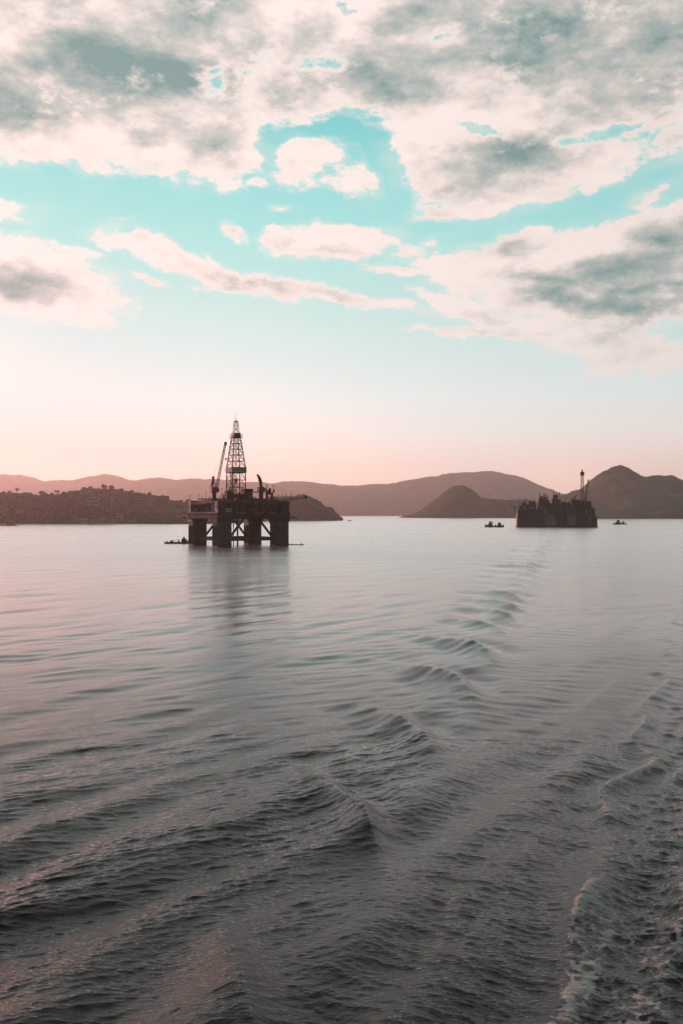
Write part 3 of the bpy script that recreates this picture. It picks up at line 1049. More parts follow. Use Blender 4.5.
for i in range(5):
    rk.box(5 + i * 4.5, 5.3 + i * 4.5, -13.6, -7.6, UD + .35, UD + .55)
rk.build('pipe_rack', M['rust'], rig)
# lamp and vent masts along the rim
for (px, z1, dep) in ((190, 36.5, 12), (199, 37, -4), (206, 38.5, -14), (222, 41, -10), (247, 38, -8), (264, 41.5, 0), (267, 43.5, 2), (273, 40.5, 6), (282, 36.6, -10), (285.5, 37.2, 0), (291, 37, -16), (278, 36.5, -10)):
    p = rl(px, UD - .5, dep)
    mb = MB().tube(p, (p.x, p.y, z1), 0.16, 0.10, n=6)
    mb.box(p.x - .45, p.x + .45, p.y - .2, p.y + .2, z1 - .1, z1 + .45)
    mb.build('light_mast', M['dark'], rig)
# exhaust stacks
for (px, dep) in ((215.5, 2), (229, -4), (252, 6)):
    p = rl(px, UD - .5, dep)
    MB().tube(p, (p.x, p.y, 40), 0.55, n=10).tube((p.x, p.y, 40), (p.x + .9, p.y, 41.4), 0.5, n=10).build('exhaust_stack', M['rust'], rig)
# lifeboats hung over the side
for (ux, sy_) in ((-12, -1), (2, -1), (12, -1)):
    y = sy_ * (hw + 2.7)
    lb = MB()
    secs = [(-3.6, .25, .2), (-2.8, 1.0, .9), (-1, 1.3, 1.25), (1, 1.3, 1.25), (2.8, 1.05, .95), (3.6, .3, .3)]
    rings = []
    for (u, w_, h_) in secs:
        rings.append([(ux + u, y + math.cos(a) * w_, DZ + 3.6 + math.sin(a) * h_) for a in [2 * math.pi * i / 10 for i in range(10)]])
    vs = [p for r_ in rings for p in r_]
    fs = [(i * 10 + j, i * 10 + (j + 1) % 10, (i + 1) * 10 + (j + 1) % 10, (i + 1) * 10 + j) for i in range(len(secs) - 1) for j in range(10)]
    fs += [tuple(range(9, -1, -1)), tuple(range((len(secs) - 1) * 10, len(secs) * 10))]
    lb.add(vs, fs)
    lbo = lb.build('lifeboat', M['rust'], rig, smooth=True)
    dv = MB()
    for u in (-2.6, 2.6):
        dv.tube((ux + u, sy_ * (hw - .2), UD - 1.5), (ux + u, y, UD - .8), 0.16, n=6)
        dv.tube((ux + u, y, UD - .8), (ux + u, y, DZ + 4.4), 0.06, n=4)
    dv.build('davit', M['steel'], lbo)

for (sx, sy) in corners:
    cmx, cmy = sx * (hw - 3.2), sy * (hw - 3.2)
    cm = MB().box(cmx - 2.9, cmx + 2.9, cmy - 2.9, cmy + 2.9, DT + .01, UD + pg.uniform(.4, 2.6)).build('corner_house', M['hull'], rig, bevel=.1)
    MB().rail([(cmx - 3.1, cmy - 3.1, DT + 3.4), (cmx + 3.1, cmy - 3.1, DT + 3.4), (cmx + 3.1, cmy + 3.1, DT + 3.4), (cmx - 3.1, cmy + 3.1, DT + 3.4)], 1.2, .08, closed=True).build('guard_rail', M['steel'], cm)
# loose equipment standing all over the upper deck
for i in range(64):
    x, y = pg.uniform(-hw + 2, hw - 2), pg.uniform(-hw + 2, hw - 2)
    h_, w_ = pg.uniform(.9, 4.6) * pg.uniform(.5, 1), pg.uniform(.4, 2.2)
    kind = pg.random()
    mm = M[pg.choice(('steel', 'rust', 'deck', 'hull', 'dark', 'red'))]
    mb = MB()
    if kind < .45:
        mb.box(x - w_, x + w_, y - w_ * .6, y + w_ * .6, UD - .6, UD + h_)
        mb.build('deck_box', mm, rig)
    elif kind < .75:
        mb.tube((x, y, UD - .6), (x, y, UD + h_ * 1.5), w_ * .4, w_ * .34, n=9)
        mb.build('deck_pipe', mm, rig)
    else:
        mb.tube((x, y, UD - .6), (x, y, UD + h_), .3, n=6)
        mb.tube((x, y, UD + h_), (x + pg.uniform(-4, 4), y + pg.uniform(-4, 4), UD + h_ + pg.uniform(-.5, 3.5)), .22, .12, n=6)
        mb.build('davit_arm', mm, rig)

# derrick on its raised substructure
dp = rl(236.0, 0, -1.0)
DB = 37.6
sub = MB().box(dp.x - 7.4, dp.x + 7.4, dp.y - 6.8, dp.y + 6.8, UD - .4, DB).build('drill_floor', M['deck'], rig, bevel=0.1)
MB().rail([(dp.x - 7.2, dp.y - 6.6, DB), (dp.x + 7.2, dp.y - 6.6, DB), (dp.x + 7.2, dp.y + 6.6, DB), (dp.x - 7.2, dp.y + 6.6, DB)], 1.2, 0.08, closed=True).build('guard_rail', M['steel'], sub)
dog = rl(246.5, 0, -4)
dh = MB().box(dog.x - 3.0, dog.x + 3.0, dog.y - 3, dog.y + 3, UD, 41.3).build('drillers_cabin', M['hull'], rig, bevel=0.12)
window_rows(dh, dog.x - 2.8, dog.x + 2.8, dog.y - 3.0, 39.3, 1, 4, 1.0, 0.9, 2)
dw = rl(228.5, 0, -6)
MB().box(dw.x - 2.2, dw.x + 2.2, dw.y - 2, dw.y + 2, UD, 39.8).build('winch_house', M['rust'], rig, bevel=0.12)
der = MB()
levels = [(DB, 5.2), (42.6, 5.2), (47.8, 5.2), (53.0, 5.2), (56.8, 5.2), (61.5, 4.62), (66.0, 4.08), (70.3, 3.55), (74.4, 3.05), (78.6, 2.55)]


def dcorner(i, k):
    z, w = levels[i]
    sa, sb = corners[k % 4]
    return Vector((dp.x + sa * w, dp.y + sb * w, z))


for k in range(4):
    lg = MB()
    for i in range(len(levels) - 1):
        lg.tube(dcorner(i, k), dcorner(i + 1, k), 0.36, n=6)
    lg.build('derrick_leg', M['dark'], rig)
for i in range(len(levels) - 1):
    for k in range(4):
        a0, b0, a1, b1 = dcorner(i, k), dcorner(i, k + 1), dcorner(i + 1, k), dcorner(i + 1, k + 1)
        der.tube(a1, b1, 0.22, n=5)
        mid_ = (a1 + b1) / 2
        der.tube(a0, mid_, 0.17, n=5)
        der.tube(b0, mid_, 0.17, n=5)
        der.tube((a0 + mid_) / 2, (a0 + a1) / 2, 0.12, n=4)
        der.tube((b0 + mid_) / 2, (b0 + b1) / 2, 0.12, n=4)
der.build('derrick_bracing', M['dark'], rig)
dz0, dz1, dwd = 53.2, 57.0, 5.75
ww_ = MB()
for s in (-1, 1):
    ww_.box(dp.x - dwd, dp.x + dwd, dp.y + s * dwd - .12, dp.y + s * dwd + .12, dz0, dz1)
    ww_.box(dp.x + s * dwd - .12, dp.x + s * dwd + .12, dp.y - dwd + .13, dp.y + dwd - .13, dz0 + .004, dz1 - .004)
ww_.box(dp.x - dwd + .2, dp.x + dwd - .2, dp.y - dwd + .2, dp.y + dwd - .2, dz0 + .1, dz0 + .3)
ww_.build('wind_wall', M['grey'], rig)
# travelling block, hook, drill string and the hanging hoses inside
tb = MB().box(dp.x - .9, dp.x + .9, dp.y - .6, dp.y + .6, 46.0, 49.0)
for u in (-.5, -.17, .17, .5):
    tb.tube((dp.x + u, dp.y, 49), (dp.x + u, dp.y, 78.6), 0.07, n=4)
tb.tube((dp.x, dp.y, DB), (dp.x, dp.y, 46), 0.25, n=8)
tb.build('travelling_block', M['red'], rig)
for i in range(12):
    u = -3.4 + i * .32
    MB().tube((dp.x + u, dp.y + 2.6, DB), (dp.x + u, dp.y + 3.4, 54.5), 0.10, n=5).build('drill_pipe', M['rust'], rig)
cbk = MB().box(dp.x - 3.7, dp.x + 3.7, dp.y - 3.7, dp.y + 3.7, 78.7, 79.1).box(dp.x - 2.6, dp.x + 2.6, dp.y - 2.6, dp.y + 2.6, 79.1, 82.0).build('crown_block', M['dark'], rig)
MB().rail([(dp.x - 3.6, dp.y - 3.6, 79.1), (dp.x + 3.6, dp.y - 3.6, 79.1), (dp.x + 3.6, dp.y + 3.6, 79.1), (dp.x - 3.6, dp.y + 3.6, 79.1)], 1.6, 0.12, closed=True).build('guard_rail', M['dark'], cbk)
gp = MB().lattice((dp.x, dp.y, 82), (dp.x, dp.y, 90.4), 3.6, 2.1, 3, 0.2, 0.12, n=6, up=(1, 0, 0))
gp.box(dp.x - 1.3, dp.x + 1.3, dp.y - 1.0, dp.y + 1.0, 90.3, 90.9)
gp.build('top_frame', M['dark'], rig)
MB().tube((dp.x - .3, dp.y, 90.8), (dp.x - .3, dp.y, 97.2), 0.13, 0.07, n=6).tube((dp.x + .7, dp.y, 90.8), (dp.x + .7, dp.y, 93.2), 0.10, n=5).build('mast', M['steel'], rig)

# left crane: pedestal, house, tall luffing boom, backstay frame
p = rl(214.0, 0, -16.0)
q = rl(225.5, 0, -14.0)
MB().tube((p.x, p.y, DT), (p.x, p.y, 38.2), 1.5, n=16).build('crane_pedestal', M['hull'], rig)
ch_ = MB().box(p.x - 2.4, p.x + 2.4, p.y - 1.9, p.y + 1.9, 38.2, 42.2).build('crane_house', M['red'], rig, bevel=0.12)
MB().box(p.x + 2.41, p.x + 3.5, p.y - 1.0, p.y + 1.0, 38.9, 41.3).build('crane_cab', M['glass'], ch_)
MB().tube((p.x - 1.6, p.y - 1.4, 42.1), (p.x - .6, p.y - .4, 49.4), 0.42, n=6).tube((p.x - 1.6, p.y + 1.4, 42.1), (p.x - .6, p.y + .4, 49.4), 0.42, n=6).tube((p.x + 1.2, p.y - 1.4, 42.1), (p.x - .6, p.y - .4, 49.4), 0.26, n=6).tube((p.x + 1.2, p.y + 1.4, 42.1), (p.x - .6, p.y + .4, 49.4), 0.26, n=6).box(p.x - 1.4, p.x + .2, p.y - .8, p.y + .8, 48.6, 49.8).build('crane_gantry', M['red'], rig)
base = Vector((p.x + 2.0, p.y, 41.5))
tip = Vector((q.x, q.y, 74.0))
MB().lattice(base, tip, 1.5, 0.9, 16, 0.15, 0.075, n=5).box(tip.x - .9, tip.x + .9, tip.y - .5, tip.y + .5, tip.z - 1.8, tip.z + .5).build('crane_boom', M['rust'], rig)
MB().tube((p.x - .6, p.y, 49.4), tip, 0.06, n=4).tube(tip, (tip.x + .2, tip.y, 63), 0.05, n=4).box(tip.x - .3, tip.x + .7, tip.y - .4, tip.y + .4, 61.6, 63).build('crane_rope', M['dark'], rig)
# right crane: stout red box boom raised steeply
p = rl(261.0, 0, -14.0)
q = rl(257.5, 0, -14.0)
MB().tube((p.x, p.y, DT), (p.x, p.y, 39.0), 1.5, n=16).build('crane_pedestal', M['hull'], rig)
ch_ = MB().box(p.x - 2.2, p.x + 2.2, p.y - 1.8, p.y + 1.8, 39.0, 42.4).build('crane_house', M['red'], rig, bevel=0.12)
MB().box(p.x + 2.21, p.x + 3.2, p.y - .9, p.y + .9, 39.4, 41.6).build('crane_cab', M['glass'], ch_)
bm_ = MB()
prev = None
for (px_, z_, w_) in ((260.8, 42.0, 1.25), (260.6, 45.5, 1.3), (259.6, 48.4, 1.15), (258.2, 50.3, .9), (257.0, 51.2, .6)):
    c_ = rl(px_, z_, -14)
    if prev is not None:
        bm_.tube(prev[0], c_, prev[1], w_, n=10)
    prev = (c_, w_)
bm_.build('crane_boom', M['red'], rig)
e0, e1 = rl(249.5, 38.6, -14), rl(271, 38.6, -12)
MB().lattice(e0, e1, 0.9, 0.9, 12, 0.13, 0.07, n=5, up=(0, 0, 1)).build('jib', M['red'], rig)
for (px_, z0_, z1_, r_, dep) in ((266.5, 38, 44.3, .35, -8), (269.5, 37, 41.6, 1.5, -8), (273.4, 38.4, 40.8, 1.0, -8), (271.8, 33, 38.4, 1.4, -8), (266.5, 33, 40.6, 1.2, -6)):
    p_ = rl(px_, z0_, dep)
    MB().tube(p_, (p_.x, p_.y, z1_), r_, r_ * .75, n=10).build('winch_drum', M['red'], rig)
# burner boom reaching out to the right with its stay
b0, b1 = rl(281.0, 32.6, -10), rl(305.6, 34.8, -22)
MB().lattice(b0, b1, 1.1, 0.8, 16, 0.10, 0.06, n=5, up=(0, 0, 1)).build('burner_boom', M['steel'], rig)
b2 = rl(273.0, 44.0, -8)
MB().tube(b2, b1, 0.07, n=4).tube(b2, b0.lerp(b1, .5), 0.07, n=4).build('stay_wire', M['steel'], rig)
MB().tube(rl(273, 31, -8), b2, 0.22, n=6).build('king_post', M['steel'], rig)
MB().box(b1.x - .9, b1.x + .9, b1.y - .7, b1.y + .7, b1.z - .9, b1.z + 1.5).tube(b1, (b1.x + 1.6, b1.y - .4, b1.z + .2), .3, n=8).build('burner_head', M['dark'], rig)
b0, b1 = rl(208, 33.4, -16), rl(198, 33.8, -8)
MB().lattice(b0, b1, 0.8, 0.6, 8, 0.13, 0.07, n=5, up=(0, 0, 1)).build('gangway', M['rust'], rig)
# risers and conductor pipes under the deck
for (dx_, dy_) in ((-2, 0), (2, 1), (0, -2)):
    MB().tube((dp.x + dx_, dp.y + dy_, -2.5), (dp.x + dx_, dp.y + dy_, DZ + .1), 0.35, n=8).build('riser_pipe', M['rust'], rig)

# ---------------------------------------------------------------- production platform on the right
FP_Y = 1600.0
FP_X = px_x(555.5, FP_Y)
S = FP_Y / F            # metres per surveyed unit at that range
FT = R(-9)
fp = thing('production_platform', 'bulky dark floating production platform with a tall flare tower at its right end', 'oil platform', (FP_X, FP_Y, 0), FT)


def fx(px):
    return (px - 555.5) * S


def fz(py):
    return CAM_H + (HORIZON - py) * S


hull = MB()
HD = 19.0
hx0, hx1 = fx(517), fx(593.6)
MD = fz(514.6)
hull.prism([(hx0 + 2, -HD), (hx1 - 8, -HD), (hx1, -HD + 7), (hx1, HD - 7), (hx1 - 8, HD), (hx0 + 2, HD), (hx0, HD - 3), (hx0, -HD + 3)], -3, MD - 1.0)
hl = hull.build('hull', M['hull'], fp, bevel=0.5)
# tall dark bow block on the left, sponsons along the side, lighter recessed bays between them
bow = MB().box(fx(517.6), fx(544.8), -HD - 3.2, HD - 2, -2.5, fz(509.2)).build('bow_block', M['hull'], fp, bevel=0.4)
lad = MB()
for k in range(9):
    u = fx(519.5) + (fx(543) - fx(519.5)) * k / 8
    lad.box(u - .25, u + .25, -HD - 3.75, -HD - 3.1, 3, fz(509.8))
for z in (6, 13, 20):
    lad.box(fx(518.4), fx(544), -HD - 3.6, -HD - 3.1, z, z + .5)
lad.build('stiffener', M['dark'], bow)
for (a, b, zt) in ((555.5, 565.5, 515.2), (575, 585.5, 515.2), (590, 594.6, 516.6)):
    MB().box(fx(a), fx(b), -HD - 3.2, -HD + 1, -2.5, fz(zt)).build('sponson', M['hull'], fp, bevel=0.4)
for (a, b) in ((545.2, 555.0), (566, 574.5), (586, 589.6)):
    rec = MB().box(fx(a), fx(b), -HD - .5, -HD + .5, 3.0, fz(515.4)).build('hull_panel', M['grey'], fp)
    lad = MB()
    for k in range(3):
        u = fx(a) + (fx(b) - fx(a)) * (k + .5) / 3
        lad.tube((u, -HD - .9, 2), (u, -HD - .9, fz(515.4)), .35, n=6)
    lad.box(fx(a), fx(b), -HD - 2.4, -HD - .5, 11, 11.6)
    lad.build('pipe', M['rust'], rec)
MB().box(hx0 - 1.0, hx1 + 2.6, -HD - 3.8, HD + 1, 0.9, 2.2).build('rubbing_strake', M['dark'], fp)
dk = MB().box(fx(544.9), hx1 + .5, -HD - 1.4, HD + 1.4, MD - 1.0, MD).build('main_deck', M['deck'], fp)
MB().rail([(fx(545), -HD - 1.2, MD), (hx1, -HD - 1.2, MD), (hx1, HD + 1.2, MD)], 1.5, .14, 4).build('guard_rail', M['steel'], dk)
MB().rail([(fx(518), -HD - 3, fz(509.2)), (fx(544.4), -HD - 3, fz(509.2))], 1.5, .14, 4).build('guard_rail', M['steel'], bow)
# helideck overhanging at the left end
hd = MB().prism([(fx(510.3) + 7 + 8.2 * math.cos(R(45 * i + 22.5)), 8.2 * math.sin(R(45 * i + 22.5))) for i in range(8)], fz(507.6), fz(506.7)).build('helideck', M['rust'], fp)
st_ = MB()
for s in (-4, 0, 4):
    st_.tube((fx(514), s, fz(507.6)), (fx(517.6) + .4, s, fz(512)), .5, n=6)
st_.build('strut', M['dark'], hd)
B0 = 509.2
blocks = [(519, 529, -10, 12, B0, 505.8, 'hull'), (521.5, 526.5, -14, -4, B0, 503.4, 'red'), (527.5, 536, -8, 12, B0, 504.2, 'rust'), (530, 535.5, -15, -9, B0, 502.6, 'deck'), (538.2, 547.4, -16, 2, B0, 499.4, 'deck'), (540, 545.5, -12, 0, 499.5, 497.4, 'hull'),
          (546.5, 552, -10, 12, 514.6, 503.5, 'rust'), (551.5, 560, -15, 8, 514.6, 499.5, 'rust'), (552.5, 557, -13, 0, 499.6, 495.6, 'deck'), (561, 570, -9, 14, 514.6, 503.2, 'hull'), (563, 573, -17, -9.5, 514.6, 506.5, 'steel'), (570.5, 579, -12, 12, 514.6, 500.4, 'deck'), (574, 588, -16, -6, 514.6, 504.5, 'deck'),
          (579.2, 589.5, -5.8, 12, 514.6, 501.6, 'hull'), (586, 592.6, -15, 12, 514.6, 508.2, 'hull')]
for (a, b, y0, y1, zb, zt, mm) in blocks:
    bl = MB().box(fx(a), fx(b), y0, y1, fz(zb), fz(zt)).build('process_module', M[mm], fp, bevel=0.2)
    z0, z1 = fz(zb), fz(zt)
    fr = MB()
    n_ = max(2, int((fx(b) - fx(a)) / 4))
    for i in range(n_ + 1):
        u = fx(a) + (fx(b) - fx(a)) * i / n_
        fr.box(u - .22, u + .22, y0 - .6, y0 + .1, z0, z1 + .2)
        if i < n_ and i % 2 == 0:
            fr.tube((u, y0 - .5, z0), (u + (fx(b) - fx(a)) / n_, y0 - .5, z1), .16, n=5)
    for k in range(1, 4):
        z = z0 + (z1 - z0) * k / 3
        fr.box(fx(a) - .3, fx(b) + .3, y0 - .5, y0 + .05, z - .2, z + .22)
    fr.rail([(fx(a), y0 - .4, z1), (fx(b), y0 - .4, z1)], 1.6, .12, 3)
    fr.build('frame', M['steel'], bl)
g6 = random.Random(5)
for i in range(26):
    px_ = 519 + i * 2.75 + g6.uniform(-.8, .8)
    z0 = fz(509.2) if px_ < 543.8 else MD
    hh = g6.uniform(2, 5) if px_ < 543.8 else g6.uniform(3, 11)
    y_ = -18.2
    if g6.random() < .5:
        MB().box(fx(px_) - 1.6, fx(px_) + 1.6, y_ - 1.2, y_ + 1.2, z0, z0 + hh).build('deck_machinery', M[g6.choice(('steel', 'rust', 'deck', 'grey'))], fp)
    else:
        MB().tube((fx(px_), y_, z0), (fx(px_), y_, z0 + hh), 1.3, n=12).build('vessel_tank', M[g6.choice(('steel', 'rust', 'grey'))], fp)
for (px_, z0, z1, r_) in ((539.6, 500, 493.0, .75), (544.6, 500, 493.2, .75), (553.6, 496, 492.6, .7), (558.8, 497, 492.4, .9), (556.0, 496, 494, 1.3), (530, 505, 499.6, .5), (548.0, 500, 496, .5), (565, 503, 498.4, .4), (524, 505, 501, .5)):
    MB().tube((fx(px_), -6, fz(z0)), (fx(px_), -6, fz(z1)), r_, n=10).build('exhaust_stack', M['dark'], fp)
for i, (a, b, y0, y1, zb, zt, mm) in enumerate(blocks):
    for k in range(5):
        px_ = g6.uniform(a + .4, b - .4)
        y_ = g6.uniform(y0 + 1, (y0 + y1) / 2)
        z0 = fz(zt)
        hh = g6.uniform(1.0, 5.5)
        w_ = g6.uniform(.6, 2.6)
        kind = g6.random()
        m2 = M[g6.choice(('steel', 'rust', 'deck', 'red', 'hull', 'grey'))]
        if kind < .4:
            MB().box(fx(px_) - w_, fx(px_) + w_, y_ - w_, y_ + w_, z0 - .05, z0 + hh * .8, taper=g6.uniform(.5, 1)).build('roof_unit', m2, fp)
        elif kind < .75:
            MB().tube((fx(px_), y_, z0 - .05), (fx(px_), y_, z0 + hh * 1.3), .45, .35, n=8).build('vent_pipe', m2, fp)
        else:
            MB().tube((fx(px_), y_, z0 - .05), (fx(px_) + g6.uniform(-7, 7), y_ - 2, z0 + hh * 1.6), .4, .2, n=6).build('davit_arm', m2, fp)
for (p0_, z0_, p1_, z1_) in ((533, 504, 524.5, 498.6), (568, 503, 575.5, 495.5), (549, 503.5, 545.5, 494.8)):
    MB().lattice((fx(p0_), -10, fz(z0_)), (fx(p1_), -14, fz(z1_)), 1.8, 1.0, 7, .22, .12, n=5).build('crane_boom', M['red'], fp)
# flare tower
MB().lattice((fx(581), -4, fz(502.5)), (fx(581.2), -4, fz(476)), 5.0, 3.4, 11, .48, .26, n=6, up=(1, 0, 0)).build('flare_tower', M['rust'], fp)
MB().box(fx(579.4), fx(583.1), -7, -1, fz(475.8), fz(472.2)).tube((fx(581.2), -4, fz(472.2)), (fx(581.2), -4, fz(469.8)), 1.3, .9, n=10).build('flare_head', M['dark'], fp)
# crane leaning beside it
MB().tube((fx(584), -8, fz(503)), (fx(584), -8, fz(498.5)), 1.6, n=12).build('crane_pedestal', M['red'], fp)
MB().lattice((fx(584), -8, fz(499)), (fx(586.8), -8, fz(481.5)), 2.6, 1.4, 9, .3, .16, n=5).box(fx(586.2), fx(587.4), -9, -7, fz(482.4), fz(480)).build('crane_boom', M['red'], fp)
MB().tube((fx(578.2), -6, fz(502)), (fx(578.8), -6, fz(489.5)), .45, n=6).tube((fx(578.8), -6, fz(489.5)), (fx(583.5), -8, fz(499)), .2, n=4).build('derrick_post', M['rust'], fp)


# ---------------------------------------------------------------- boats
def hull_mesh(L, B, Hh, bow=1.4, draft=0.8, sheer=0.5):
    """a boat hull along +X with a raised pointed bow and a flat stern"""
    mb = MB()
    secs = []
    N = 14
    for i in range(N + 1):
        t = i / N
        x = -L / 2 + L * t
        w = B / 2 * (0.86 + 0.14 * math.sin(min(1, t * 2) * math.pi / 2)) * (1 - max(0, (t - .55) / .45) ** 2.2 * 0.97)
        top = Hh + sheer * (t - .35) ** 2 * 2.2 + (bow * max(0, (t - .6) / .4) ** 2)
        keel = -draft * (1 - max(0, (t - .8) / .2) ** 2 * .7)
        flare = 0.72
        secs.append([(x, -w, top), (x, -w * .97, Hh * .4), (x, -w * flare, keel * .6), (x, 0, keel), (x, w * flare, keel * .6), (x, w * .97, Hh * .4), (x, w, top)])
    vs = [p for s in secs for p in s]
    n = 7
    fs = []
    for i in range(N):
        for j in range(n - 1):
            fs.append((i * n + j, i * n + j + 1, (i + 1) * n + j + 1, (i + 1) * n + j))
        fs.append((i * n + n - 1, i * n, (i + 1) * n, (i + 1) * n + n - 1))     # deck
    fs.append(tuple(range(n)))
    fs.append(tuple(N * n + j for j in range(n - 1, -1, -1)))
    mb.add(vs, [f[::-1] for f in fs])
    return mb


def tug(label, px, d, rz, L, mats=('hull', 'rust', 'dark'), long_stern=0.0, group=None):
    t_ = thing('tugboat', label, 'tugboat', (px_x(px, d), d, 0), rz, group)
    k = L / 18.0
    t_.scale = (1, 1, 1.3)
    h_ = hull_mesh(L, 6.0 * k, 1.7 * k, 1.3 * k).build('hull', M[mats[0]], t_)
    for i in range(7):
        u = -L * .4 + i * L * .12
        for s in (-1, 1):
            MB().tube((u, s * (3.0 * k), 1.1 * k), (u, s * (3.25 * k), 1.1 * k), .42 * k, n=10).build('fender', M['dark'], h_)
    w = MB().box(-1.5 * k, 4.6 * k, -1.9 * k, 1.9 * k, 1.5 * k, 3.7 * k).build('deck_house', M[mats[1]], t_, bevel=.1)
    wh = MB().box(0.2 * k, 3.6 * k, -1.5 * k, 1.5 * k, 3.7 * k, 6.0 * k, taper=.88).build('wheelhouse', M[mats[1]], t_, bevel=.08)
    gl = MB()
    for s in (-1, 1):
        gl.box(.7 * k, 3.1 * k, s * 1.40 * k - .06, s * 1.40 * k + .06, 4.7 * k, 5.5 * k)
    gl.box(3.33 * k, 3.45 * k, -1.1 * k, 1.1 * k, 4.7 * k, 5.5 * k)
    gl.build('window', M['glass'], wh)
    MB().tube((-.8 * k, 0, 3.6 * k), (-1.0 * k, 0, 6.3 * k), .55 * k, .5 * k, n=12).build('funnel', M[mats[2]], t_)
    MB().tube((1.6 * k, 0, 5.9 * k), (1.4 * k, 0, 9.0 * k), .10 * k, .06 * k, n=6).tube((1.5 * k, -.9 * k, 7.6 * k), (1.5 * k, .9 * k, 7.6 * k), .06 * k, n=4).build('mast', M['dark'], t_)
    MB().box(-5.4 * k, -4.2 * k, -.9 * k, .9 * k, 1.4 * k, 2.4 * k).tube((-4.8 * k, -.6 * k, 2.4 * k), (-4.8 * k, .6 * k, 2.4 * k), .45 * k, n=10).build('towing_winch', M['steel'], t_)
    return t_


def zpx(py):
    return CAM_H * F / (py - HORIZON)


tug('dark tugboat with a low stern on the left of the pair near the production platform', 491.6, 1575, R(172), 23)
tug('dark tugboat with a raised bow on the right of the pair near the production platform', 498.6, 1560, R(6), 19)
tug('larger of the two small dark tugboats in front of the bare topped hill', 617.5, 1960, R(38), 23, ('hull', 'dark', 'dark'))
tug('smaller of the two small dark tugboats in front of the bare topped hill', 623.8, 1985, R(146), 15, ('dark', 'hull', 'dark'))


def launch(label, px, d, rz, L, cab='white', hullm='white'):
    t_ = thing('motor_launch', label, 'boat', (px_x(px, d), d, 0), rz)
    k = L / 10
    hull_mesh(L, 3 * k, .9 * k, .7 * k, .4 * k).build('hull', M[hullm], t_)
    cb = MB().box(-1.2 * k, 2.0 * k, -1.0 * k, 1.0 * k, .9 * k, 2.3 * k, taper=.88).build('cabin', M[cab], t_, bevel=.06)
    g_ = MB()
    for s in (-1, 1):
        g_.box(-.8 * k, 1.6 * k, s * .95 * k - .04, s * .95 * k + .04, 1.5 * k, 2.0 * k)
    g_.build('window', M['glass'], cb)
    MB().tube((-.6 * k, 0, 2.2 * k), (-.6 * k, 0, 4.0 * k), .06 * k, n=5).build('mast', M['dark'], t_)
    return t_


launch('small dark launch off the left shore below the trees', 40.5, 2000, R(175), 12, 'grey', 'hull')
launch('tiny dark launch near the end of the long quay', 141.5, 2060, R(5), 11, 'grey', 'dark')
launch('tiny launch off the shore below the apartment blocks', 153.5, 2065, R(185), 9, 'grey', 'dark')
launch('dark launch on the water just left of the moored barge', 169.5, 2015, R(0), 14, 'rust', 'dark')
launch('tiny launch off the tip of the wooded point', 349.5, 3020, R(10), 15, 'grey', 'dark')
launch('pale launch on the left shore waters beside the rocky spit', 25.0, 1990, R(20), 9)

# work barge and its stores, moored at the rig's left leg
bd = 700.0
bg = thing('work_barge', 'low dark work barge moored at the left leg of the drilling rig', 'barge', (px_x(178.5, bd), bd, 0), R(4))
hb = MB().prism([(-10.8, -1.6), (-7.5, -3), (9, -3), (9, 3), (-7.5, 3), (-10.8, 1.6)], -.9, 1.3).build('hull', M['dark'], bg, bevel=.15)
for i in range(8):
    MB().tube((-7 + i * 2.1, -3.0, .6), (-7 + i * 2.1, -3.3, .6), .5, n=12).build('tyre_fender', M['dark'], hb)
dh_ = MB().box(2.4, 6.4, -1.8, 1.8, 1.3, 3.6).build('deck_house', M['hull'], bg, bevel=.1)
window_rows(dh_, 2.7, 6.1, -1.8, 2.3, 1, 3, .7, .6, 1)
MB().box(3.4, 5.0, -1.1, 1.1, 3.6, 5.2, taper=.85).build('wheelhouse', M['rust'], bg, bevel=.1)
MB().tube((0.3, 0, 1.3), (0.3, 0, 2.9), .5, n=10).tube((0.3, 0, 2.9), (-6.6, 0, 2.2), .2, .12, n=6).build('deck_crane', M['rust'], bg)
MB().box(-6.2, -4.2, -1.3, 1.1, 1.3, 2.2).box(7, 8.4, -1.6, 1.6, 1.3, 2.5).build('deck_stores', M['steel'], bg)
MB().box(-9.4, -8.4, -.4, .4, 1.3, 1.9).build('bitt', M['dark'], bg)

fd = 668.0
fpn = thing('floating_pontoon', 'thin flat floating pontoon on the right side of the drilling rig', 'pontoon', (px_x(295.5, fd), fd, 0), R(-3))
MB().box(-6.3, 6.3, -1.3, 1.3, -.4, .55).build('float', M['dark'], fpn, bevel=.08)
MB().tube((4.2, 0, .5), (4.2, 0, 1.7), .22, n=8).tube((-2.8, .5, .5), (-2.8, .5, 1.3), .25, n=8).build('bollard', M['hull'], fpn)

# ---------------------------------------------------------------- woods on the slopes
def ico_template(sub=1):
    bm = bmesh.new()
    bmesh.ops.create_icosphere(bm, subdivisions=sub, radius=1.0)
    v = np.array([x.co[:] for x in bm.verts])
    f = np.array([[y.index for y in x.verts] for x in bm.faces])
    bm.free()
    return v, f


ICO = ico_template(1)
ICO2 = ico_template(2)


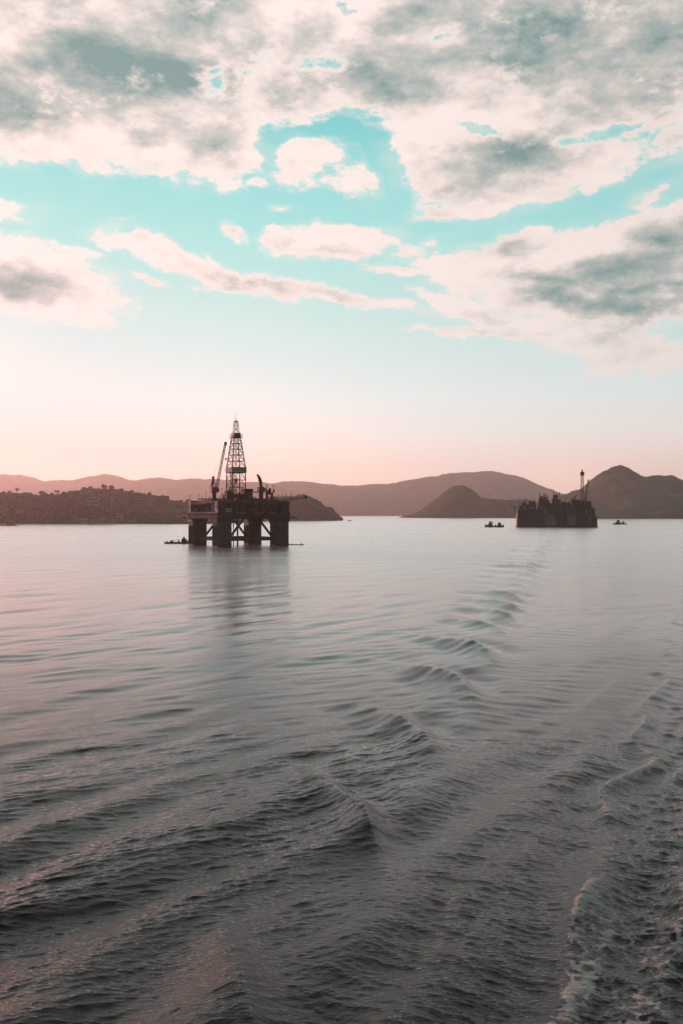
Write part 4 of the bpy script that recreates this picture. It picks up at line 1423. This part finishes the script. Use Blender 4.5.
def woods(name, label, hname, n, r0, r1, seed, tmin=0.02, tmax=0.75, squash=0.8):
    """a closed canopy: very many lumpy crowns standing on a slope, one mass"""
    g = np.random.default_rng(seed)
    xs, d0, d1, Z = HILL[hname]
    x = g.uniform(xs[0], xs[-1], n)
    y = d0 + (d1 - d0) * (tmin + (tmax - tmin) * g.random(n))
    z = ground_z(hname, x, y)
    ok = z > 3.0
    x, y, z = x[ok], y[ok], z[ok]
    r = r0 + (r1 - r0) * g.random(len(x)) ** 2
    v, f = ICO
    V = v[None] * (1 + g.normal(0, 0.16, (len(x), len(v), 1)))
    V = V * np.stack([r * g.uniform(.8, 1.3, len(x)), r * g.uniform(.8, 1.3, len(x)), r * squash * g.uniform(.7, 1.25, len(x))], -1)[:, None, :]
    V = V + np.stack([x, y, z + r * 0.22], -1)[:, None, :]
    Fc = f[None] + (np.arange(len(x)) * len(v))[:, None, None]
    V = V.reshape(-1, 3)
    Fc = Fc.reshape(-1, 3)
    me = bpy.data.meshes.new(name)
    me.vertices.add(len(V))
    me.vertices.foreach_set('co', V.astype(np.float32).ravel())
    me.loops.add(Fc.size)
    me.loops.foreach_set('vertex_index', Fc.ravel().astype(np.int32))
    me.polygons.add(len(Fc))
    me.polygons.foreach_set('loop_start', (np.arange(len(Fc)) * 3).astype(np.int32))
    me.polygons.foreach_set('use_smooth', np.ones(len(Fc), bool))
    me.update(calc_edges=True)
    me.materials.append(M['leaf'])
    o = bpy.data.objects.new(name, me)
    COL.objects.link(o)
    tag(o, label, 'woods', kind='stuff')


woods('woodland', 'dark closed canopy covering the left headland', 'left_headland', 9000, 3.6, 7.5, 31, squash=0.6)
woods('woodland', 'hazy canopy on the headland with the apartment blocks', 'back_headland', 4600, 3.6, 7.5, 32, squash=0.6)
woods('woodland', 'dense canopy on the wooded point behind the rig', 'wooded_point', 3200, 3.2, 6.0, 33)
woods('woodland', 'dark scrub canopy on the dome shaped hill', 'dome_hill', 4200, 3.5, 7.0, 34, 0.02, 0.6, 0.6)


def crown_mesh(r, h, seed, flat=False):
    """many leaf clumps spread through a crown's volume"""
    g = np.random.default_rng(seed)
    mb = MB()
    v, f = ICO
    n = 46
    for i in range(n):
        a = g.uniform(0, 6.283)
        q = math.sqrt(g.random())
        if flat:
            zz = g.uniform(.72, 1.0) * h
            q *= 1.0
        else:
            e = g.uniform(-1, 1)
            zz = (.64 + .32 * e) * h
            q *= math.sqrt(max(.1, 1 - e * e)) * 1.15
        c = np.array([math.cos(a) * q * r, math.sin(a) * q * r, zz])
        s = r * g.uniform(.16, .34)
        vv = v * (1 + g.normal(0, .22, (len(v), 1))) * s * np.array([1, 1, .75]) + c
        mb.add(vv.tolist(), f.tolist())
    return mb


def tree(label, px, hname, tfrac, h, r, seed, flat=False):
    xs, d0, d1, Z = HILL[hname]
    d = d0 + (d1 - d0) * tfrac
    x = px_x(px, d)
    z = float(ground_z(hname, np.array([x]), np.array([d]))[0])
    if not flat:
        h, r = h * 0.82, r * 1.3
    t_ = thing('tree', label, 'tree', (x, d, z - .4), 0)
    crown_mesh(r, h, seed, flat).build('crown', M['leaf'], t_)
    tk = MB().tube((0, 0, 0), (.3, 0, h * .55), .05 * h, .028 * h, n=7)
    for k in range(4):
        a = k * 1.6 + seed
        tk.tube((.2, 0, h * .42), (math.cos(a) * r * .55, math.sin(a) * r * .55, h * .78), .026 * h, .012 * h, n=5)
    tk.build('trunk', M['bark'], t_)


TREES = [
    (3.5, 12, 4.5, 0, 'round tree at the far left end of the headland skyline'), (9.5, 13, 4.2, 0, 'tall round tree left of the umbrella shaped tree on the ridge'), (17.0, 16, 4.6, 1, 'umbrella shaped tree standing up clear of the ridge'),
    (25.5, 11, 4.6, 0, 'low wide tree just right of the umbrella shaped tree'), (30.0, 11, 3.6, 0, 'small ridge tree left of the pointed tree'), (42.0, 15, 5.0, 0, 'pointed tree standing highest on the middle of the ridge'), (46.0, 11, 4.2, 0, 'low tree leaning against the pointed ridge tree'),
    (57.0, 14, 6.0, 1, 'wide flat crowned tree on the ridge'), (63.5, 13, 4.4, 0, 'tree right of the wide flat crowned tree on the ridge'), (69.0, 12, 4.2, 0, 'bushy tree on the ridge where the back headland begins'), (76.0, 12, 4.6, 0, 'bushy tree on the ridge left of the large villa'),
    (108, 12, 4.4, 0, 'tree at the right edge of the large villa'), (116, 12, 4.0, 0, 'tree on the falling end of the wooded ridge'), (52, 11, 3.4, 0, 'small tree between the pointed and the flat crowned trees'), (-8, 13, 5.0, 0, 'tree beyond the left end of the skyline'),
]
for i, (px, h, r, fl, lab) in enumerate(TREES):
    tree(lab, px, 'left_headland', 0.44, h, r, 50 + i, bool(fl))
for i, (px, h, r, lab) in enumerate([(84, 14, 5.5, 'first tree on the back ridge above the villa'), (91, 13, 5.0, 'second tree on the back ridge above the villa'), (103.5, 19, 6.5, 'highest round tree on the back ridge'), (111.5, 17, 6.0, 'round tree right of the highest one on the back ridge'),
                                     (121, 14, 5.5, 'low tree on the back ridge before the apartment blocks'), (131.5, 13, 4.6, 'small tree touching the left apartment block'), (149.5, 15, 4.6, 'tree poking up behind the left apartment block'), (181, 14, 5.0, 'tree on the back ridge right of the red apartment block'),
                                     (188, 16, 6.0, 'bushy tree on the back ridge beside the drilling rig')]):
    tree(lab, px, 'back_headland', 0.40, h, r, 80 + i)
for i, (px, h, r, lab) in enumerate([(309, 11, 5, 'tree on the crest of the wooded point'), (303, 12, 5, 'tree behind the burner boom on the wooded point'), (329.5, 10, 5, 'tree on the lower step of the wooded point')]):
    tree(lab, px, 'wooded_point', 0.30, h, r, 100 + i)


# ---------------------------------------------------------------- buildings on the left shore
def building(name, label, cat, px0, px1, py_top, py_bot, d, depth, wall, roof, floors, cols, flat=True, rz=0.0, hname=None, gable=0.0):
    """a block whose foot is sunk in the slope; windows row by row, each pane its own recessed box"""
    x0, x1 = px_x(px0, d), px_x(px1, d)
    z0, z1 = py_z(py_bot, d), py_z(py_top, d)
    W = x1 - x0
    b = thing(name, label, cat, ((x0 + x1) / 2, d, z0), rz)
    H_ = z1 - z0
    foot = -14.0 if z0 > 12 else -min(3.0, z0 + 2.5)
    wl = MB().box(-W / 2, W / 2, 0, depth, foot, H_).build('wall', M[wall], b)
    if flat:
        MB().box(-W / 2 - .35, W / 2 + .35, -.35, depth + .35, H_ - .02, H_ + .7).build('roof', M[roof], b)
        MB().box(-W * .16, W * .1, depth * .3, depth * .6, H_ + .7, H_ + 3.0).build('roof_hut', M[wall], b)
    else:
        g = gable or H_ * .35
        rf = MB()
        e = .7
        vs = [(-W / 2 - e, -e, H_), (W / 2 + e, -e, H_), (W / 2 + e, depth + e, H_), (-W / 2 - e, depth + e, H_), (-W / 2 + min(W * .2, 3), depth / 2, H_ + g), (W / 2 - min(W * .2, 3), depth / 2, H_ + g)]
        rf.add(vs, [(0, 1, 5, 4), (1, 2, 5), (2, 3, 4, 5), (3, 0, 4), (3, 2, 1, 0)])
        rf.build('roof', M[roof], b)
    fh = H_ / floors
    ww = W / cols * .52
    for r_ in range(floors):
        for c in range(cols):
            u = -W / 2 + W * (c + .5) / cols
            z = fh * r_ + fh * .3
            MB().box(u - ww / 2, u + ww / 2, -.12, .25, z, z + fh * .48).build('window', M['glass'], b)
    return b


building('villa', 'large pale flat roofed villa set in the woods of the left headland', 'villa', 86, 98, 497.8, 508.5, 2128, 20, 'plaster', 'concrete', 3, 6)
building('villa', 'lower right wing of the large villa in the woods', 'villa', 98.6, 110.5, 499.6, 509.2, 2120, 18, 'render', 'concrete', 3, 5)
building('house', 'small pale house with tiled roof on the slope below the villa', 'house', 116, 122.5, 514, 517.4, 2088, 9, 'plaster', 'tile', 1, 3, False)
building('house', 'gabled boathouse at the water left of the long quay shed', 'house', 72.5, 78, 516.6, 523.6, 2066, 10, 'render', 'tile', 2, 2, False)
building('house', 'low pale shed between the gabled boathouse and the quay shed', 'shed', 80, 87.5, 518.6, 523.4, 2066, 9, 'plaster', 'tile', 1, 4, False, gable=1.5)
building('house', 'pale gabled cottage above the rocky spit at the far left', 'house', 16, 22.5, 510.2, 515.5, 2094, 9, 'plaster', 'tile', 1, 3, False)
building('house', 'tall old house at the left end of the shore', 'house', -6, 5.5, 507.5, 519.5, 2086, 10, 'render', 'tile', 3, 3, False)
building('house', 'small house half hidden in the trees above the cottage', 'house', 29, 33.5, 504, 507.5, 2130, 8, 'render', 'tile', 1, 2, False)
building('warehouse', 'long low pale warehouse on the quay', 'warehouse', 90, 117, 519.6, 523.4, 2062, 10, 'plaster', 'concrete', 1, 14)
building('warehouse', 'darker shorter warehouse at the right end of the quay', 'warehouse', 118, 135, 520.6, 523.5, 2062, 10, 'render', 'concrete', 1, 9)
building('apartment_block', 'wide brown apartment block at the left of the three on the ridge', 'apartments', 133.5, 144.6, 493.6, 507.5, 2400, 18, 'render', 'concrete', 5, 5)
building('apartment_block', 'pale edged middle apartment block of the three on the ridge', 'apartments', 145.4, 155.4, 495.4, 507.8, 2395, 18, 'plaster', 'concrete', 5, 5)
building('apartment_block', 'reddish right hand apartment block of the three on the ridge', 'apartments', 156.8, 168.0, 496.2, 506.0, 2400, 18, 'tile', 'concrete', 4, 5)
building('house', 'pale square house below the reddish apartment block', 'house', 162.4, 166.6, 511.8, 516.8, 2240, 9, 'plaster', 'tile', 2, 2, False)
building('house', 'low pale house beside the left leg of the rig', 'house', 171.4, 177.5, 515.2, 518.2, 2230, 9, 'plaster', 'tile', 1, 3, False)
building('house', 'narrow house below the middle apartment block', 'house', 152, 155.5, 509, 515, 2250, 9, 'render', 'tile', 2, 2, False)

# quay in front of the warehouses
q0, q1 = px_x(87, 2052), px_x(137, 2052)
qy = MB().box(q0, q1, 2046, 2082, -2, 2.0).build('quay', M['concrete'], bevel=.2)
tag(qy, 'long low concrete quay under the pale warehouses', 'quay')
# rocky spit at the far left with a hut
v, f = ICO2
g8 = np.random.default_rng(77)
sp_ = MB()
for i in range(34):
    px = g8.uniform(-30, 18)
    s = (1.0 - max(0, px) / 26) * g8.uniform(2.5, 6.5)
    c = np.array([px_x(px, 1750), 1750 + g8.uniform(-8, 8), 0.2])
    sp_.add((v * (1 + g8.normal(0, .12, (len(v), 1))) * s * np.array([1.8, 1.2, .55]) + c).tolist(), f.tolist())
spo = sp_.build('rock_spit', M['rock'])
tag(spo, 'low dark rocky spit in the water at the left edge', 'rocks', kind='structure')
building('hut', 'dark hut on the rocky spit at the left edge', 'hut', 6.5, 13.5, 521.0, 524.6, 1752, 7, 'render', 'tile', 1, 3, False)

# repeats share a group
for o in list(scene.objects):
    if o.parent is None and 'category' in o:
        g_ = {'tree': 'trees along the headland ridges', 'tugboat': 'tugboats on the bay', 'boat': 'small launches along the shore', 'apartments': 'apartment blocks on the back ridge',
              'house': 'houses on the left shore', 'villa': 'villa buildings in the woods', 'warehouse': 'warehouses on the quay'}.get(o['category'])
        if g_:
            o['group'] = g_
